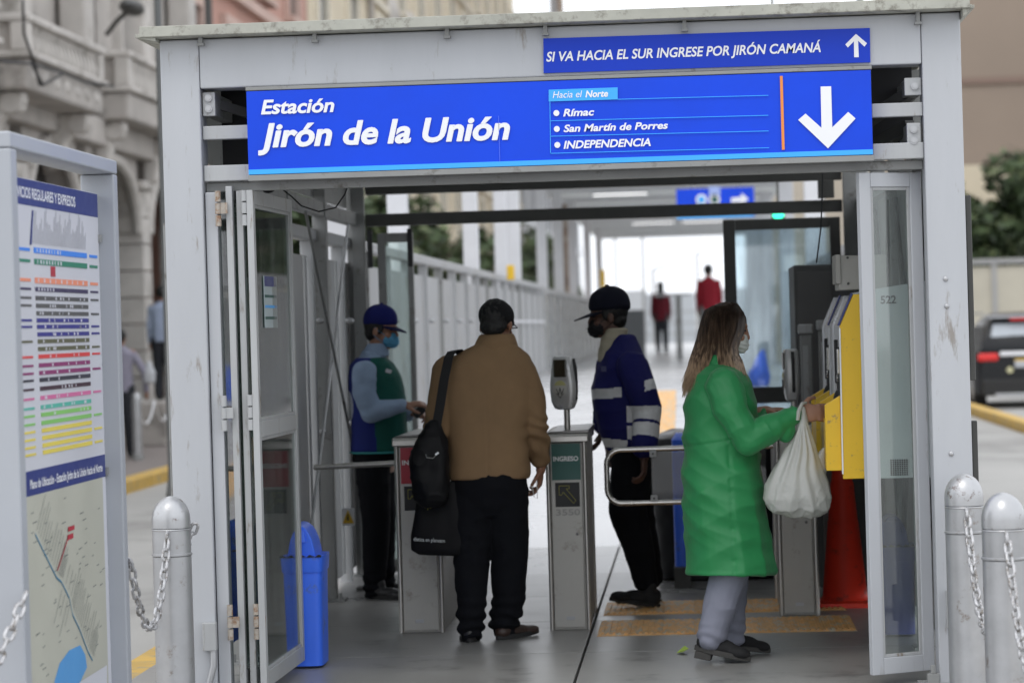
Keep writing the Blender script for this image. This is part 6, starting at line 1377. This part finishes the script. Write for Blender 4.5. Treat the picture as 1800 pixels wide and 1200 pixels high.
    for k in range(900):
        a = r.uniform(-2.75, 2.75)      # angle round the head from the back: 0 is straight back
        fx = -math.cos(a); sx = math.sin(a); wid = r.uniform(.97, 1.05)
        if fx > .78: continue
        near = sx > 0
        p0 = hc+f*(.02*r.random())+u*.122*(.995+.01*r.random())+s*(.006*sx)
        p1 = hc+f*(.088*fx*wid-.014)+s*(.080*sx*wid)+u*.078; p2 = hc+f*(.106*fx*wid-.016)+s*(.093*sx*wid)+u*.005; p3 = hc+f*(.102*fx*wid-.024)+s*(.093*sx*wid)-u*.085
        drop = r.uniform(.235, .31); frontness = max(0, fx)
        sgn = V(0, -.0, 0)
        ex = -.085 if fx < -.2 else (.015+.05*frontness)
        p4 = V(p3.x+ex*.5, p3.y+(-.02 if near else .01), hc.z-.17); p5 = V(p3.x+ex*.80+r.uniform(-.006, .006), p3.y+(-.055 if near else .02)+r.uniform(-.009, .009), hc.z-drop)
        # smooth the control polygon
        ctrl = [p0, p1, p2, p3, p4, p5]; pts = []
        for i in range(13):
            q = i/12*5; ii = min(int(q), 4); fr = q-ii; a0, a1, a2, a3 = ctrl[max(ii-1, 0)], ctrl[ii], ctrl[ii+1], ctrl[min(ii+2, 5)]
            pts.append(.5*((2*a1)+(a2-a0)*fr+(2*a0-5*a1+4*a2-a3)*fr**2+(3*a1-a0-3*a2+a3)*fr**3))
        w0 = r.uniform(.0016, .0030); st_.tube(pts, [w0]*9+[w0*.9, w0*.75, w0*.5, w0*.25], n=3)
    so_ = st_.build('hair_strands', hmat, t, smooth=True); so_['kind'] = 'stuff'
woman()
def white_bag():
    Y = 12.86; t = root('shopping_bag', at(1405, 810, Y), 'full white plastic shopping bag hanging from the wrist of the woman in green', 'bag'); A_ = lambda x, y, Yv=Y: at(x, y, Yv)
    m = bpy.data.materials.new('white_film'); m.use_nodes = True; nt = m.node_tree; N, L = nt.nodes, nt.links; bs = N['Principled BSDF']; bs.inputs['Base Color'].default_value = (.70, .71, .68, 1); bs.inputs['Roughness'].default_value = .27
    tl_ = N.new('ShaderNodeBsdfTranslucent'); tl_.inputs[0].default_value = (.65, .65, .6, 1); mx = N.new('ShaderNodeMixShader'); mx.inputs[0].default_value = .38; L.new(bs.outputs[0], mx.inputs[1]); L.new(tl_.outputs[0], mx.inputs[2]); L.new(mx.outputs[0], N['Material Output'].inputs['Surface'])
    b = MB(); b.loft([(A_(1411, 714), .010, .022, 0), (A_(1412, 735), .020, .03, 0), (A_(1411, 760), .036, .045, 0), (A_(1407, 790), .070, .065, 0), (A_(1402, 820), .112, .085, 0), (A_(1400, 850), .142, .10, 0), (A_(1401, 875), .150, .105, 0), (A_(1404, 893), .128, .095, 0), (A_(1410, 905), .075, .05, 0)], n=44, p=2.2)
    c0 = A_(1411, 730)
    def disp(co):
        dx, dz, dy = co[:, 0]-c0.x, c0.z-co[:, 2], co[:, 1]-c0.y; ang = np.arctan2(dx, dz+.02); up = np.clip(dz/.1, 0, 1)
        fold = np.sin(ang*42+3*vnoise(co*8)); lo = np.clip((dz-.22)/.2, 0, 1)
        return up*(.0045*fold*(1-.6*lo)+.008*ridge(co*np.array([13, 13, 10]))*lo+.007*crease(co*np.array([19, 19, 13]), .10)*lo+.004*crease(co*31+3, .12)*lo)
    organic('bag_body', b, m, t, voxel=.0045, smooth=1, disp=disp)
    h = MB(); h.loft([(A_(1449, 786, 12.88), .006, .02, 0), (A_(1443, 800, 12.88), .022, .025, 0), (A_(1436, 830, 12.88), .045, .04, 0), (A_(1425, 850, 12.88), .05, .05, 0)], n=20); organic('loose_handle', h, m, t, voxel=.005, smooth=2, disp=lambda c: .002*vnoise(c*40))
    lp_ = [A_(1411+13*math.cos(a), 724-16*math.sin(a), 12.86+.035*math.sin(a*.5+.3)) for a in [math.pi*i/10 for i in range(11)]]
    MB().tube([A_(1402, 738, 12.82), A_(1404, 722, 12.815), A_(1410, 709, 12.84), A_(1416, 708, 12.88), A_(1418, 722, 12.915), A_(1414, 738, 12.90)], [.010, .009, .008, .008, .009, .010], n=8).build('handle', m, t, smooth=True)
white_bag()

# ---------------------------------------------------------------- people far away
def far_person(x, y, z0, h, label, top, legs, hairm, facing=1.0, long_hair=False, shirt_long=.5, skin=None, arm=.12, group=None, vox=.016):
    t = root('person', (x, y, z0), label, 'person', group); k = h/1.7; skin = skin or SK2; P = lambda a, b_, c: V(x+a*k, y+b_*k, z0+c*k)
    b = MB(); hc = P(0, 0, 1.58); head_parts(b, hc, V(.2*facing, 1, -.1), k)
    b.limb([P(0, 0, 1.5), P(0, 0, 1.40)], [.05*k, .055*k]); b.loft([(P(0, 0, 1.42), .14*k, .08*k, 0), (P(0, 0, 1.1), .13*k, .09*k, 0), (P(0, 0, .92), .14*k, .1*k, 0)], n=16)
    arms = [[P(s*.165, 0, 1.38), P(s*(.165+arm*.3), .0, 1.12), P(s*(.17+arm*.3), .06, .86)] for s in (-1, 1)]
    for a in arms: b.limb(a+[a[-1]+V(0, .01, -.09*k)], [.045*k, .038*k, .028*k, .022*k])
    lg = [[P(-.08, 0, .90), P(-.09, .04, .5), P(-.085, -.03, .08)], [P(.08, 0, .90), P(.09, -.02, .5), P(.09, .06, .08)]]
    for l in lg: b.limb(l, [.08*k, .055*k, .04*k])
    organic('body', b, skin, t, voxel=vox, smooth=1)
    c = MB(); c.loft([(P(0, 0, 1.47), .06*k, .06*k, 0), (P(0, 0, 1.42), .13*k, .09*k, 0), (P(0, 0, 1.37), .175*k, .11*k, 0), (P(0, 0, 1.15), .155*k, .12*k, 0), (P(0, 0, .95), .16*k, .12*k, 0), (P(0, 0, .86 if shirt_long < .6 else .78), .165*k, .12*k, 0)], n=20, p=2.4)
    for a in arms: c.limb([a[0]-V(0, 0, .02), a[1], a[1].lerp(a[2], .9)], [.058*k, .05*k, .042*k])
    organic('jacket', c, top, t, voxel=vox*.9, smooth=2, disp=lambda co: .006*vnoise(co*9))
    tr = MB()
    for l in lg: tr.limb(l, [.105*k, .078*k, .06*k])
    organic('trousers', tr, legs, t, voxel=vox*.9, smooth=2)
    f = MB(); f.ell(hc+V(0, -.015, .03)*k, (.088*k, .10*k, .10*k))
    if long_hair: f.loft([(hc+V(0, -.03, 0), .085*k, .08*k, 0), (hc+V(0, -.07, -.15)*k, .08*k, .05*k, 0), (hc+V(0, -.10, -.32)*k, .06*k, .03*k, 0)], n=14)
    organic('hair', f, hairm, t, voxel=vox*.9, smooth=1)
    for l, dy in zip(lg, (0, .08)):
        p = V(l[-1].x, l[-1].y-.07*k, z0); shoe('shoe', p, p+V(.02, .26*k, 0), M_RUB, t, .045, .09)
    return t
CR = cloth('crimson', (.26, .018, .030), .8); CRD = cloth('maroon', (.12, .014, .022), .8); BLK = cloth('far_black', (.03, .032, .038)); GRY = cloth('far_grey', (.16, .17, .17)); LIL = cloth('lilac_shirt', (.26, .25, .31)); LBL = cloth('far_lightblue', (.36, .42, .55))
q = at(1249, 620, 56); far_person(q.x, 56, .85, 1.82, 'person in a bright red top walking away on the far platform', CR, GRY, HAIRK)
q = at(1164, 617, 66); far_person(q.x, 66, .85, 1.66, 'long haired woman in a dark red top standing on the far platform', CRD, BLK, HAIRK, long_hair=True, shirt_long=.7)
pl = far_person(-7.45, 36.6, 0, 1.68, 'pedestrian in a lilac grey shirt on the left pavement beside the information panel', LIL, BLK, HAIRK, arm=.5, vox=.013)
q = at(262, 655, 36.6); sbg = root('carried_bag', (q.x, 36.6, q.z), 'small white plastic bag at the side of the pedestrian in the lilac shirt', 'bag'); m_ = MB(); m_.loft([(V(q.x, 36.6, q.z+.16), .02, .02, 0), (V(q.x, 36.6, q.z), .09, .06, 0), (V(q.x, 36.6, q.z-.14), .08, .06, 0)], n=14); organic('sack_shape', m_, M_PAINT, sbg, voxel=.014, smooth=1)
far_person(-7.9, 42.0, .62, 1.70, 'pedestrian in a light blue shirt on the doorstep just left of the column', LBL, BLK, HAIRK, vox=.016)
